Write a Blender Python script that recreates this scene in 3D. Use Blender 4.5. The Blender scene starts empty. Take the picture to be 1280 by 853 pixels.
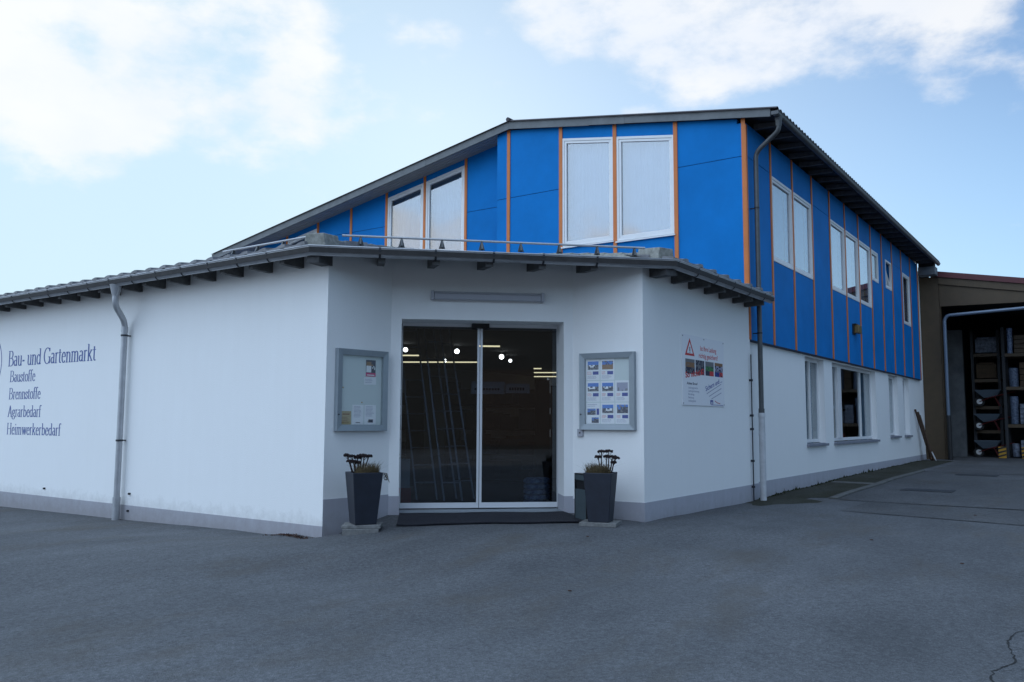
import bpy, bmesh, math, random
from mathutils import Vector, Matrix
random.seed(7)
S = bpy.context.scene
COL = S.collection
R_ = math.radians
# ------------------------------------------------------------ camera
cam_d = bpy.data.cameras.new("camera"); cam = bpy.data.objects.new("camera", cam_d); COL.objects.link(cam)
cam_d.sensor_width = 36; cam_d.lens = 36*1056.1/1280; cam_d.clip_start = .05; cam_d.clip_end = 3000
CR = Vector((0.81772418, 0.57559091, 0.00472014)); CU = Vector((0.05035369, -0.07969993, 0.9955463)); CF = Vector((-0.57340359, 0.8138446, 0.09415569))
CAM = Vector((8.695, -7.946, 1.35))
m4 = Matrix(((CR.x, CU.x, -CF.x, CAM.x), (CR.y, CU.y, -CF.y, CAM.y), (CR.z, CU.z, -CF.z, CAM.z), (0, 0, 0, 1)))
cam.matrix_world = m4
S.camera = cam
# ------------------------------------------------------------ light
SUN_AZ = 41.0     # degrees to the left of +Y
SUN_EL = 20.0
SKY_STRENGTH = 0.08
SUN_STRENGTH = 2.6
EXPOSURE = 0.84
REAR_FILL = (9.6, 12.4, 16.4, 1)      # unseen sky opposite the sun, brightened to fill the shaded walls
sun_dir = Vector((-math.sin(R_(SUN_AZ))*math.cos(R_(SUN_EL)), math.cos(R_(SUN_AZ))*math.cos(R_(SUN_EL)), math.sin(R_(SUN_EL))))
sd = bpy.data.lights.new("sun", 'SUN'); so = bpy.data.objects.new("sun", sd); COL.objects.link(so)
sd.energy = SUN_STRENGTH; sd.angle = R_(.53); sd.color = (1, .94, .84)
so.rotation_euler = sun_dir.to_track_quat('Z', 'Y').to_euler(); so.location = (-20, 30, 20)
S.view_settings.view_transform = 'Standard'; S.view_settings.look = 'None'
S.view_settings.gamma = 1; S.view_settings.use_curve_mapping = False; S.view_settings.exposure = EXPOSURE
W = bpy.data.worlds.new("World"); S.world = W; W.use_nodes = True
nt = W.node_tree; nt.nodes.clear()
def nd(t, **k):
    n = nt.nodes.new(t)
    for a, b in k.items(): setattr(n, a, b)
    return n
sky = nd('ShaderNodeTexSky', sky_type='NISHITA', sun_disc=False, sun_elevation=R_(SUN_EL), sun_rotation=R_(-SUN_AZ), air_density=1.0, dust_density=0.15, ozone_density=2.2, altitude=300)
bg = nd('ShaderNodeBackground'); bg.inputs['Strength'].default_value = SKY_STRENGTH
wo = nd('ShaderNodeOutputWorld'); tc = nd('ShaderNodeTexCoord')
# clouds: soft banks fixed in direction, broken up with noise
CLOUDS = [  # direction, radius(deg), weight
 ((-.851,.367,.375),11,1.0),((-.815,.45,.37),10,1.0),((-.779,.493,.385),9,1.0),((-.745,.55,.355),8.5,.95),((-.72,.575,.395),7,.9),
 ((-.85,.43,.31),8,.75),((-.781,.525,.325),6,.7),((-.894,.38,.237),5,.35),((-.865,.474,.164),5,.45),
 ((-.677,.634,.372),3.2,.5),((-.684,.655,.32),3.0,.42),((-.618,.66,.427),2.5,.5),((-.593,.691,.413),3.0,.55),
 ((-.455,.765,.47),6.5,1.0),((-.385,.81,.445),7,1.0),((-.328,.845,.42),7,1.0),((-.26,.865,.43),7.5,1.0),((-.19,.885,.425),7.5,1.0),((-.12,.90,.42),6.5,.9),((-.105,.927,.359),4,.5),((-.054,.937,.346),2,.4),
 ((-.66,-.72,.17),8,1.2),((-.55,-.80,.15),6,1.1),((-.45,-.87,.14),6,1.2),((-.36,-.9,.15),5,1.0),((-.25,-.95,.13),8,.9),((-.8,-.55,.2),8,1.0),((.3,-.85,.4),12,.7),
]
nz = nd('ShaderNodeTexNoise'); nz.inputs['Scale'].default_value = 6.5; nz.inputs['Detail'].default_value = 12; nz.inputs['Roughness'].default_value = .60
mp = nd('ShaderNodeMapping'); mp.inputs['Scale'].default_value = (1, 1, 1.9)
nt.links.new(tc.outputs['Generated'], mp.inputs['Vector']); nt.links.new(mp.outputs[0], nz.inputs['Vector'])
prev = None
for c, rad, wgt in CLOUDS:
    d = nd('ShaderNodeVectorMath', operation='DOT_PRODUCT'); cc = Vector(c).normalized()
    nt.links.new(tc.outputs['Generated'], d.inputs[0]); d.inputs[1].default_value = cc
    mr = nd('ShaderNodeMapRange', interpolation_type='SMOOTHSTEP'); mr.inputs['From Min'].default_value = math.cos(R_(rad*(.86 if c[1] > 0 else 1))); mr.inputs['From Max'].default_value = 1.0
    mr.inputs['To Min'].default_value = 0; mr.inputs['To Max'].default_value = wgt*(1.22 if wgt > .85 and c[1] > 0 else 1)
    nt.links.new(d.outputs['Value'], mr.inputs['Value'])
    if prev is None: prev = mr.outputs[0]
    else:
        mx = nd('ShaderNodeMath', operation='SMOOTH_MAX'); mx.inputs[2].default_value = .2
        nt.links.new(prev, mx.inputs[0]); nt.links.new(mr.outputs[0], mx.inputs[1]); prev = mx.outputs[0]
# density = blob + (noise-.5)*k
a1 = nd('ShaderNodeMath', operation='MULTIPLY_ADD'); a1.inputs[1].default_value = 3.4; a1.inputs[2].default_value = -1.92
nt.links.new(nz.outputs['Fac'], a1.inputs[0])
a2 = nd('ShaderNodeMath', operation='ADD'); nt.links.new(prev, a2.inputs[0]); nt.links.new(a1.outputs[0], a2.inputs[1])
dens = nd('ShaderNodeMapRange', interpolation_type='SMOOTHSTEP'); dens.inputs['From Min'].default_value = .22; dens.inputs['From Max'].default_value = 1.15
dens.inputs['To Max'].default_value = .84
nt.links.new(a2.outputs[0], dens.inputs['Value'])
# cloud tint: paler/greyer where thick
nz2 = nd('ShaderNodeTexNoise'); nz2.inputs['Scale'].default_value = 7; nz2.inputs['Detail'].default_value = 5
nt.links.new(mp.outputs[0], nz2.inputs['Vector'])
cr = nd('ShaderNodeValToRGB'); cr.color_ramp.elements[0].color = (6.5, 6.75, 7.2, 1); cr.color_ramp.elements[1].color = (7.2, 7.2, 7.2, 1)
cr.color_ramp.elements[0].position = .35; cr.color_ramp.elements[1].position = .62
nt.links.new(nz2.outputs['Fac'], cr.inputs[0])
# thin high haze towards the sun side on the left, then an added fill glow in the unseen sky opposite the sun
def dotn(v):
    d = nd('ShaderNodeVectorMath', operation='DOT_PRODUCT'); nt.links.new(tc.outputs['Generated'], d.inputs[0]); d.inputs[1].default_value = Vector(v).normalized(); return d.outputs['Value']
def mrange(x, a, b, lo, hi):
    m = nd('ShaderNodeMapRange'); m.inputs['From Min'].default_value = a; m.inputs['From Max'].default_value = b; m.inputs['To Min'].default_value = lo; m.inputs['To Max'].default_value = hi; nt.links.new(x, m.inputs['Value']); return m.outputs[0]
veil1 = nd('ShaderNodeMix', data_type='RGBA'); nt.links.new(mrange(dotn((-.985, -.17, 0)), -.12, .80, .0, .85), veil1.inputs[0])
low = nd('ShaderNodeMix', data_type='RGBA'); sep = nd('ShaderNodeSeparateXYZ'); nt.links.new(tc.outputs['Generated'], sep.inputs[0])
nt.links.new(mrange(sep.outputs[2], .0, .34, .85, .0), low.inputs[0]); nt.links.new(sky.outputs[0], low.inputs[6]); low.inputs[7].default_value = (2.9, 4.7, 7.0, 1)
nt.links.new(low.outputs[2], veil1.inputs[6]); veil1.inputs[7].default_value = (4.9, 6.3, 7.0, 1)
fill_sky = nd('ShaderNodeMix', data_type='RGBA'); nt.links.new(mrange(dotn((-.22, -.60, .77)), .28, .95, 0, .92), fill_sky.inputs[0])
nt.links.new(veil1.outputs[2], fill_sky.inputs[6]); fill_sky.inputs[7].default_value = REAR_FILL
mixc = nd('ShaderNodeMix', data_type='RGBA')
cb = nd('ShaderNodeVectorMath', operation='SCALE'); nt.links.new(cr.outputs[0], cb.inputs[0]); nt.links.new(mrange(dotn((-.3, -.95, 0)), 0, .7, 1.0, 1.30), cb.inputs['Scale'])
nt.links.new(dens.outputs[0], mixc.inputs[0]); nt.links.new(fill_sky.outputs[2], mixc.inputs[6]); nt.links.new(cb.outputs[0], mixc.inputs[7])
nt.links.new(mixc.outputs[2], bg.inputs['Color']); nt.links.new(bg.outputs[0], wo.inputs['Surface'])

# ------------------------------------------------------------ materials
def mat(name, col, rough=.7, metal=0, var=0, vscale=4, bump=0, bscale=60, emit=None, estr=0, spec=.5, detail=4, dark=None):
    m = bpy.data.materials.new(name); m.use_nodes = True
    t = m.node_tree; p = t.nodes['Principled BSDF']
    p.inputs['Base Color'].default_value = (*col, 1); p.inputs['Roughness'].default_value = rough; p.inputs['Metallic'].default_value = metal
    p.inputs['Specular IOR Level'].default_value = spec
    if emit: p.inputs['Emission Color'].default_value = (*emit, 1); p.inputs['Emission Strength'].default_value = estr
    if var or bump:
        tcn = t.nodes.new('ShaderNodeTexCoord')
    if var:
        n = t.nodes.new('ShaderNodeTexNoise'); n.inputs['Scale'].default_value = vscale; n.inputs['Detail'].default_value = detail; n.inputs['Roughness'].default_value = .65
        t.links.new(tcn.outputs['Object'], n.inputs['Vector'])
        r = t.nodes.new('ShaderNodeValToRGB'); r.color_ramp.elements[0].position = .3; r.color_ramp.elements[1].position = .7
        lo = dark if dark else tuple(c*(1-var) for c in col); hi = tuple(min(1, c*(1+var)) for c in col)
        r.color_ramp.elements[0].color = (*lo, 1); r.color_ramp.elements[1].color = (*hi, 1)
        t.links.new(n.outputs['Fac'], r.inputs[0]); t.links.new(r.outputs[0], p.inputs['Base Color'])
    if bump:
        n2 = t.nodes.new('ShaderNodeTexNoise'); n2.inputs['Scale'].default_value = bscale; n2.inputs['Detail'].default_value = 3
        t.links.new(tcn.outputs['Object'], n2.inputs['Vector'])
        b = t.nodes.new('ShaderNodeBump'); b.inputs['Strength'].default_value = bump; b.inputs['Distance'].default_value = .01
        t.links.new(n2.outputs['Fac'], b.inputs['Height']); t.links.new(b.outputs[0], p.inputs['Normal'])
    return m
def glassmat(name, tint=(.9, .95, .95), extra=0.0, refl=1.0):
    m = bpy.data.materials.new(name); m.use_nodes = True; t = m.node_tree; t.nodes.clear()
    o = t.nodes.new('ShaderNodeOutputMaterial'); mx = t.nodes.new('ShaderNodeMixShader'); tr = t.nodes.new('ShaderNodeBsdfTransparent'); g = t.nodes.new('ShaderNodeBsdfGlossy')
    ge = t.nodes.new('ShaderNodeNewGeometry'); dt = t.nodes.new('ShaderNodeVectorMath'); dt.operation = 'DOT_PRODUCT'; t.links.new(ge.outputs['Incoming'], dt.inputs[0]); t.links.new(ge.outputs['Normal'], dt.inputs[1])
    ab = t.nodes.new('ShaderNodeMath'); ab.operation = 'ABSOLUTE'; t.links.new(dt.outputs['Value'], ab.inputs[0])
    om = t.nodes.new('ShaderNodeMath'); om.operation = 'SUBTRACT'; om.inputs[0].default_value = 1; t.links.new(ab.outputs[0], om.inputs[1])
    pw_ = t.nodes.new('ShaderNodeMath'); pw_.operation = 'POWER'; pw_.inputs[1].default_value = 5; t.links.new(om.outputs[0], pw_.inputs[0])
    f = t.nodes.new('ShaderNodeMath'); f.operation = 'MULTIPLY_ADD'; f.inputs[1].default_value = .96; f.inputs[2].default_value = .04; t.links.new(pw_.outputs[0], f.inputs[0])
    tr.inputs['Color'].default_value = (*tint, 1); g.inputs['Roughness'].default_value = 0.0; g.inputs['Color'].default_value = (refl, refl, refl, 1)
    ma = t.nodes.new('ShaderNodeMath'); ma.operation = 'ADD'; ma.use_clamp = True; ma.inputs[1].default_value = extra
    t.links.new(f.outputs[0], ma.inputs[0]); t.links.new(ma.outputs[0], mx.inputs[0]); t.links.new(tr.outputs[0], mx.inputs[1]); t.links.new(g.outputs[0], mx.inputs[2]); t.links.new(mx.outputs[0], o.inputs['Surface'])
    tcn = t.nodes.new('ShaderNodeTexCoord'); n = t.nodes.new('ShaderNodeTexNoise'); n.inputs['Scale'].default_value = .9
    b = t.nodes.new('ShaderNodeBump'); b.inputs['Strength'].default_value = .04; b.inputs['Distance'].default_value = .02
    t.links.new(tcn.outputs['Object'], n.inputs['Vector']); t.links.new(n.outputs['Fac'], b.inputs['Height']); t.links.new(b.outputs[0], g.inputs['Normal'])
    return m
def stucco(name, col, stain=.12):
    """white render: fine grain, faint vertical streaks, a little dirt that is stronger near the ground"""
    m = bpy.data.materials.new(name); m.use_nodes = True; t = m.node_tree; p = t.nodes['Principled BSDF']; p.inputs['Roughness'].default_value = .9
    L = t.links; tcn = t.nodes.new('ShaderNodeTexCoord')
    def N(s, sc, det=5):
        mp = t.nodes.new('ShaderNodeMapping'); mp.inputs['Scale'].default_value = sc; L.new(tcn.outputs['Object'], mp.inputs['Vector'])
        n = t.nodes.new('ShaderNodeTexNoise'); n.inputs['Scale'].default_value = s; n.inputs['Detail'].default_value = det; n.inputs['Roughness'].default_value = .7; L.new(mp.outputs[0], n.inputs['Vector']); return n
    st = N(2.2, (3, 3, .25)); bl = N(.8, (1, 1, 1)); gr = N(70, (1, 1, 1), 3)
    a = t.nodes.new('ShaderNodeMath'); a.operation = 'MULTIPLY'; L.new(st.outputs[0], a.inputs[0]); L.new(bl.outputs[0], a.inputs[1])
    r = t.nodes.new('ShaderNodeMapRange'); r.inputs[1].default_value = .12; r.inputs[2].default_value = .36; r.inputs[3].default_value = stain; r.inputs[4].default_value = 0
    L.new(a.outputs[0], r.inputs[0])
    mx = t.nodes.new('ShaderNodeMix'); mx.data_type = 'RGBA'; mx.inputs[6].default_value = (*col, 1); mx.inputs[7].default_value = (col[0]*.6, col[1]*.56, col[2]*.5, 1); L.new(r.outputs[0], mx.inputs[0])
    # dirt splash low down with a ragged outline
    sp = t.nodes.new('ShaderNodeSeparateXYZ'); L.new(tcn.outputs['Object'], sp.inputs[0])
    n4 = N(6, (1, 1, 1)); ad = t.nodes.new('ShaderNodeMath'); ad.operation = 'MULTIPLY_ADD'; ad.inputs[1].default_value = -.5; L.new(n4.outputs[0], ad.inputs[0]); L.new(sp.outputs[2], ad.inputs[2])
    r2 = t.nodes.new('ShaderNodeMapRange'); r2.inputs[1].default_value = -.55; r2.inputs[2].default_value = -.15; r2.inputs[3].default_value = .45; r2.inputs[4].default_value = 0; L.new(ad.outputs[0], r2.inputs[0])
    mx2 = t.nodes.new('ShaderNodeMix'); mx2.data_type = 'RGBA'; mx2.inputs[7].default_value = (.17, .15, .12, 1); L.new(mx.outputs[2], mx2.inputs[6]); L.new(r2.outputs[0], mx2.inputs[0])
    L.new(mx2.outputs[2], p.inputs['Base Color'])
    b = t.nodes.new('ShaderNodeBump'); b.inputs['Strength'].default_value = .45; b.inputs['Distance'].default_value = .008; L.new(gr.outputs[0], b.inputs['Height']); L.new(b.outputs[0], p.inputs['Normal'])
    return m
M = {}
M['stucco'] = stucco('white_stucco', (.87, .87, .86), .05)
M['plinth'] = stucco('grey_plinth_paint', (.43, .43, .48), .25)
M['blue'] = mat('blue_fibre_cement', (.004, .180, .52), .65, var=.12, vscale=.9, spec=.12, bump=.05, bscale=90, detail=8)
M['joint'] = mat('dark_joint', (.01, .02, .05), .8)
M['orange'] = mat('orange_trim', (.60, .17, .035), .5, var=.08, vscale=3)
M['zinc'] = mat('zinc_gutter', (.42, .43, .45), .32, metal=.3, var=.12, vscale=5, bump=.03, bscale=8)
M['zincdark'] = mat('weathered_zinc', (.10, .105, .11), .5, metal=.5, var=.2, vscale=4)
M['strap'] = mat('dark_gutter_bracket', (.03, .032, .04), .5, metal=.3)
M['fascia'] = mat('grey_barge_board', (.155, .165, .17), .7, var=.18, vscale=3)
M['soffit'] = mat('grey_soffit_board', (.26, .265, .27), .8, var=.1, vscale=4)
M['darkwood'] = mat('dark_stained_timber', (.030, .028, .028), .8, var=.3, vscale=6)
M['greywood'] = mat('weathered_grey_timber', (.085, .085, .088), .9, var=.3, vscale=9)
M['tile'] = mat('concrete_roof_tile', (.19, .19, .20), .55, var=.35, vscale=5, bump=.3, bscale=40)
M['hip'] = mat('weathered_hip_cap', (.26, .26, .235), .9, var=.35, vscale=14, bump=.4, bscale=50)
M['sheet'] = mat('dark_corrugated_sheet', (.045, .035, .04), .6, var=.2, vscale=3)
M['white'] = mat('white_window_frame', (.78, .78, .78), .4, var=.03, vscale=5)
M['alu'] = mat('white_aluminium', (.72, .73, .75), .35, metal=.15)
M['glass'] = glassmat('window_glass', (.84, .89, .93), .17)
M['glasslow'] = glassmat('ground_window_glass', (.78, .84, .86), .0)
M['doorglass'] = glassmat('tinted_door_glass', (.52, .57, .62), .035, 1.0)
M['caseglass'] = glassmat('showcase_glass', (.97, .98, .98), -.02)
M['curtain'] = mat('pale_curtain', (.20, .27, .36), .9, var=.06, vscale=6)
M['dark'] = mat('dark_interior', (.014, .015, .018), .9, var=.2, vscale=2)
M['black'] = mat('black_plastic', (.012, .012, .014), .4)
M['casegrey'] = mat('showcase_aluminium', (.29, .33, .36), .4, metal=.35, var=.06, vscale=6)
M['caseback'] = mat('showcase_felt', (.60, .65, .64), .9)
M['paper'] = mat('white_paper', (.80, .80, .82), .8)
M['textgrey'] = mat('printed_grey', (.32, .32, .42), .8)
M['ink'] = mat('printed_ink', (.03, .03, .06), .8)
M['red'] = mat('printed_red', (.55, .03, .03), .6)
M['pink'] = mat('printed_magenta', (.55, .02, .14), .6)
M['pblue'] = mat('printed_blue', (.008, .03, .26), .6)
M['skyb'] = mat('printed_sky', (.04, .17, .55), .6)
M['brownp'] = mat('printed_brown', (.25, .13, .06), .7)
M['greenp'] = mat('printed_green', (.05, .2, .06), .7)
M['greyp'] = mat('printed_midgrey', (.16, .16, .17), .7)
M['tan'] = mat('tan_paper', (.42, .33, .18), .8, var=.1, vscale=20)
M['wallblue'] = mat('painted_blue_lettering', (.08, .12, .31), .8, var=.25, vscale=25)
M['pot'] = mat('anthracite_planter', (.012, .016, .028), .6, var=.2, vscale=6, bump=.15, bscale=30)
M['soil'] = mat('dark_soil', (.03, .02, .012), 1, var=.4, vscale=30, bump=1, bscale=40)
M['slab'] = mat('concrete_slab', (.17, .17, .165), .9, var=.3, vscale=14, bump=.4, bscale=60)
M['dry'] = mat('dried_flower', (.022, .012, .012), 1, var=.4, vscale=40)
M['grass'] = mat('dry_grass', (.085, .062, .028), .9, var=.5, vscale=20)
M['bin'] = mat('grey_green_bin', (.055, .075, .085), .5, var=.1, vscale=6)
M['mat'] = mat('black_doormat', (.012, .013, .02), .95, bump=.6, bscale=300)
M['brown'] = mat('brown_painted_steel', (.072, .046, .022), .6, var=.12, vscale=3)
M['maroon'] = mat('maroon_flashing', (.085, .012, .016), .5, var=.1)
M['pipe'] = mat('blue_grey_pipe', (.14, .18, .24), .4, metal=.4)
M['lampglass'] = mat('amber_lamp_glass', (.20, .13, .04), .4)
M['diffuser'] = mat('lamp_diffuser', (.42, .42, .46), .5)
M['steel'] = mat('ladder_aluminium', (.62, .63, .65), .35, metal=.5)
M['lamp'] = mat('lit_lamp', (1, 1, 1), .5, emit=(1, .93, .8), estr=16)
M['tube'] = mat('lit_tube', (1, .9, .6), .5, emit=(1, .80, .45), estr=1.7)
M['rust'] = mat('rust_brown_leaves', (.06, .028, .018), 1, var=.5, vscale=40)
M['kerb'] = mat('kerb_stone', (.095, .095, .09), .9, var=.3, vscale=6, bump=.4, bscale=50)
M['crack'] = mat('tar_crack', (.012, .012, .012), .9)
M['iron'] = mat('cast_iron', (.022, .024, .028), .7, var=.2, vscale=20)
M['handle'] = mat('wooden_handle', (.07, .04, .025), .8)
M['yellow'] = mat('yellow_paint', (.42, .22, .015), .6)
M['tub'] = mat('grey_steel_tub', (.10, .13, .16), .5, metal=.2)
M['rubber'] = mat('black_rubber', (.015, .015, .015), .8)
M['rim'] = mat('white_wheel_rim', (.6, .6, .6), .5)
M['box'] = mat('cardboard', (.20, .12, .06), .9, var=.2, vscale=8)
M['bag'] = mat('blue_white_sack', (.30, .38, .50), .6, var=.5, vscale=18, dark=(.03, .06, .2))
M['wrap'] = mat('white_wrapped_goods', (.12, .14, .18), .5, var=.6, vscale=9, dark=(.015, .02, .035))
M['hall'] = mat('far_hall_cladding', (.018, .020, .022), .8, var=.2, vscale=.5)
M['hallroof'] = mat('far_hall_roof', (.03, .022, .02), .8)
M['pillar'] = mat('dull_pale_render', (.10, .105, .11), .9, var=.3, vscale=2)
M['dkred'] = mat('dark_red_paint', (.10, .008, .008), .6)
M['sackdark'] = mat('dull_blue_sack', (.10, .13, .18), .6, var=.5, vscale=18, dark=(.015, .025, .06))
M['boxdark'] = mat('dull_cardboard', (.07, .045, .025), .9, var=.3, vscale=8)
M['eavewood'] = mat('dull_eaves_timber', (.10, .10, .10), .9, var=.35, vscale=8)
M['pipepaint'] = mat('off_white_pipe_paint', (.50, .51, .53), .7, var=.15, vscale=5)
M['green'] = mat('moss', (.028, .035, .014), 1, var=.5, vscale=30)

def asphalt(name, base, warm=.0, moss=0):
    m = bpy.data.materials.new(name); m.use_nodes = True; t = m.node_tree; p = t.nodes['Principled BSDF']; L = t.links
    p.inputs['Roughness'].default_value = .92; p.inputs['Specular IOR Level'].default_value = .25
    tcn = t.nodes.new('ShaderNodeTexCoord')
    def N(s, det=4, ro=.6, sc=(1, 1, 1)):
        mp = t.nodes.new('ShaderNodeMapping'); mp.inputs['Scale'].default_value = sc; mp.inputs['Rotation'].default_value = (0, 0, .6); L.new(tcn.outputs['Object'], mp.inputs['Vector'])
        n = t.nodes.new('ShaderNodeTexNoise'); n.inputs['Scale'].default_value = s; n.inputs['Detail'].default_value = det; n.inputs['Roughness'].default_value = ro
        L.new(mp.outputs[0], n.inputs['Vector']); return n
    big = N(.22, 6, .6); mid = N(1.6, 5, .7, (1, .35, 1)); fine = N(20, 5, .8)
    v = t.nodes.new('ShaderNodeTexVoronoi'); v.inputs['Scale'].default_value = 110; L.new(tcn.outputs['Object'], v.inputs['Vector'])
    def ramp(n, a, b, lo, hi):
        r = t.nodes.new('ShaderNodeMapRange'); r.inputs[1].default_value = a; r.inputs[2].default_value = b; r.inputs[3].default_value = lo; r.inputs[4].default_value = hi; L.new(n, r.inputs[0]); return r.outputs[0]
    def mul(a, b):
        x = t.nodes.new('ShaderNodeMath'); x.operation = 'MULTIPLY'; L.new(a, x.inputs[0]); L.new(b, x.inputs[1]); return x.outputs[0]
    f = mul(mul(ramp(big.outputs[0], .3, .7, .74, 1.2), ramp(mid.outputs[0], .3, .7, .86, 1.12)), mul(ramp(fine.outputs[0], .32, .68, .72, 1.3), ramp(v.outputs['Color'], 0, 1, .68, 1.34)))
    sc = t.nodes.new('ShaderNodeVectorMath'); sc.operation = 'SCALE'; sc.inputs[0].default_value = base; L.new(f, sc.inputs['Scale'])
    out = sc.outputs[0]
    # brownish stain patches with shapes of their own
    st = N(.9, 6, .7, (1, .5, 1)); mx = t.nodes.new('ShaderNodeMix'); mx.data_type = 'RGBA'; L.new(out, mx.inputs[6]); mx.inputs[7].default_value = (base[0]*.85, base[1]*.72, base[2]*.56, 1) if not moss else (.028, .027, .014, 1)
    L.new(ramp(st.outputs[0], .52-.2*moss, .75-.15*moss, 0, .75+.05*moss), mx.inputs[0]); out = mx.outputs[2]
    L.new(out, p.inputs['Base Color'])
    b = t.nodes.new('ShaderNodeBump'); b.inputs['Strength'].default_value = .8; b.inputs['Distance'].default_value = .006; L.new(v.outputs['Distance'], b.inputs['Height'])
    b2 = t.nodes.new('ShaderNodeBump'); b2.inputs['Strength'].default_value = .6; b2.inputs['Distance'].default_value = .01; L.new(fine.outputs[0], b2.inputs['Height']); L.new(b.outputs[0], b2.inputs['Normal'])
    L.new(b2.outputs[0], p.inputs['Normal'])
    return m
M['asphalt'] = asphalt('worn_asphalt', (.107, .111, .118))
M['concrete'] = asphalt('worn_concrete', (.090, .092, .096))
M['mossy'] = asphalt('mossy_strip', (.055, .055, .045), moss=1)

# ------------------------------------------------------------ mesh helpers
class MB:
    def __init__(s): s.v = []; s.f = []; s.m = []; s.cur = 0
    def add(s, vs, fs):
        o = len(s.v); s.v += [tuple(v) for v in vs]
        for f in fs: s.f.append([o+i for i in f]); s.m.append(s.cur)
        return s
    def box(s, x0, x1, y0, y1, z0, z1):
        return s.obox(Vector((x0, y0, z0)), Vector((x1-x0, 0, 0)), Vector((0, y1-y0, 0)), Vector((0, 0, z1-z0)))
    def obox(s, o, a, b, c):
        o, a, b, c = map(Vector, (o, a, b, c))
        if a.cross(b).dot(c) < 0: a, b = b, a
        v = [o, o+a, o+a+b, o+b, o+c, o+a+c, o+a+b+c, o+b+c]
        return s.add(v, [(0, 3, 2, 1), (4, 5, 6, 7), (0, 1, 5, 4), (1, 2, 6, 5), (2, 3, 7, 6), (3, 0, 4, 7)])
    def prism(s, poly, ext):
        poly = [Vector(p) for p in poly]; ext = Vector(ext); n = len(poly)
        nn = Vector((0, 0, 0))
        for i in range(n): nn += poly[i].cross(poly[(i+1) % n])
        if nn.dot(ext) < 0: poly = poly[::-1]
        return s.add(poly+[p+ext for p in poly], [tuple(range(n))[::-1], tuple(range(n, 2*n))]+[(i, (i+1) % n, n+(i+1) % n, n+i) for i in range(n)])
    def tube(s, pts, r, n=12, cap=True, r1=None):
        pts = [Vector(p) for p in pts]; k = len(pts); rings = []
        up = None
        for i, p in enumerate(pts):
            d = (pts[min(i+1, k-1)]-pts[max(i-1, 0)]).normalized()
            if up is None:
                up = Vector((0, 0, 1)) if abs(d.z) < .9 else Vector((1, 0, 0))
            a = d.cross(up).normalized(); b = a.cross(d).normalized(); up = b
            rr = r if not hasattr(r, '__len__') else r[i]
            rings.append([p+a*math.cos(2*math.pi*j/n)*rr+b*math.sin(2*math.pi*j/n)*rr for j in range(n)])
        o = [v for g in rings for v in g]; fs = []
        for i in range(k-1):
            for j in range(n): fs.append((i*n+j, i*n+(j+1) % n, (i+1)*n+(j+1) % n, (i+1)*n+j))
        if cap: fs += [tuple(range(n))[::-1], tuple((k-1)*n+j for j in range(n))]
        return s.add(o, fs)
    def build(s, name, mats, parent=None, smooth=False, bevel=0, **kw):
        me = bpy.data.meshes.new(name); me.from_pydata(s.v, [], s.f)
        if not isinstance(mats, (list, tuple)): mats = [mats]
        for m in mats: me.materials.append(M[m] if isinstance(m, str) else m)
        me.polygons.foreach_set('material_index', s.m)
        bm = bmesh.new(); bm.from_mesh(me); bmesh.ops.recalc_face_normals(bm, faces=bm.faces); bm.to_mesh(me); bm.free()
        if smooth:
            me.polygons.foreach_set('use_smooth', [True]*len(me.polygons)); me.set_sharp_from_angle(angle=R_(40))
        o = bpy.data.objects.new(name, me); COL.objects.link(o)
        if parent is not None: o.parent = parent
        if bevel:
            b = o.modifiers.new('bevel', 'BEVEL'); b.width = bevel; b.segments = 2; b.limit_method = 'ANGLE'
        for k_, v_ in kw.items(): o[k_] = v_
        return o
def thing(name, label, cat, loc=(0, 0, 0), rz=0, group=None):
    o = bpy.data.objects.new(name, None); COL.objects.link(o); o.location = loc; o.rotation_euler = (0, 0, rz)
    o.empty_display_size = .2; o['label'] = label; o['category'] = cat
    if group: o['group'] = group
    return o
def tag(o, label, cat, group=None):
    o['label'] = label; o['category'] = cat
    if group: o['group'] = group
    return o
def rounded(path, r, seg=5):
    P = [Vector(p) for p in path]; out = [P[0]]
    for i in range(1, len(P)-1):
        a = (P[i-1]-P[i]); b = (P[i+1]-P[i]); ra = min(r, a.length*.45, b.length*.45)
        A = P[i]+a.normalized()*ra; B = P[i]+b.normalized()*ra
        for k in range(seg+1):
            t = k/seg; out.append(A*(1-t)**2+P[i]*2*t*(1-t)+B*t*t)
    return out+[P[-1]]
def sweep(mb, path, prof, z0, side=1, closed=True):
    """path: plan points; prof: (inward offset, dz); inward = left of travel * side"""
    P = [Vector((p[0], p[1])) for p in path]; n = len(P); rows = []
    for i in range(n):
        d0 = (P[i]-P[i-1]).normalized() if i > 0 else None; d1 = (P[i+1]-P[i]).normalized() if i < n-1 else None
        n0 = Vector((-d0.y, d0.x))*side if d0 else None; n1 = Vector((-d1.y, d1.x))*side if d1 else None
        if n0 is None: b = n1
        elif n1 is None: b = n0
        else: b = (n0+n1)/(1+n0.dot(n1))
        z = z0[i] if hasattr(z0, '__len__') else z0
        rows.append([(P[i].x+b.x*o, P[i].y+b.y*o, z+dz) for o, dz in prof])
    k = len(prof); vs = [v for r in rows for v in r]; fs = []
    for i in range(n-1):
        for j in range(k if closed else k-1): fs.append((i*k+j, i*k+(j+1) % k, (i+1)*k+(j+1) % k, (i+1)*k+j))
    if closed: fs += [tuple(range(k)), tuple((n-1)*k+j for j in range(k))[::-1]]
    mb.add(vs, fs)
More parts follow.
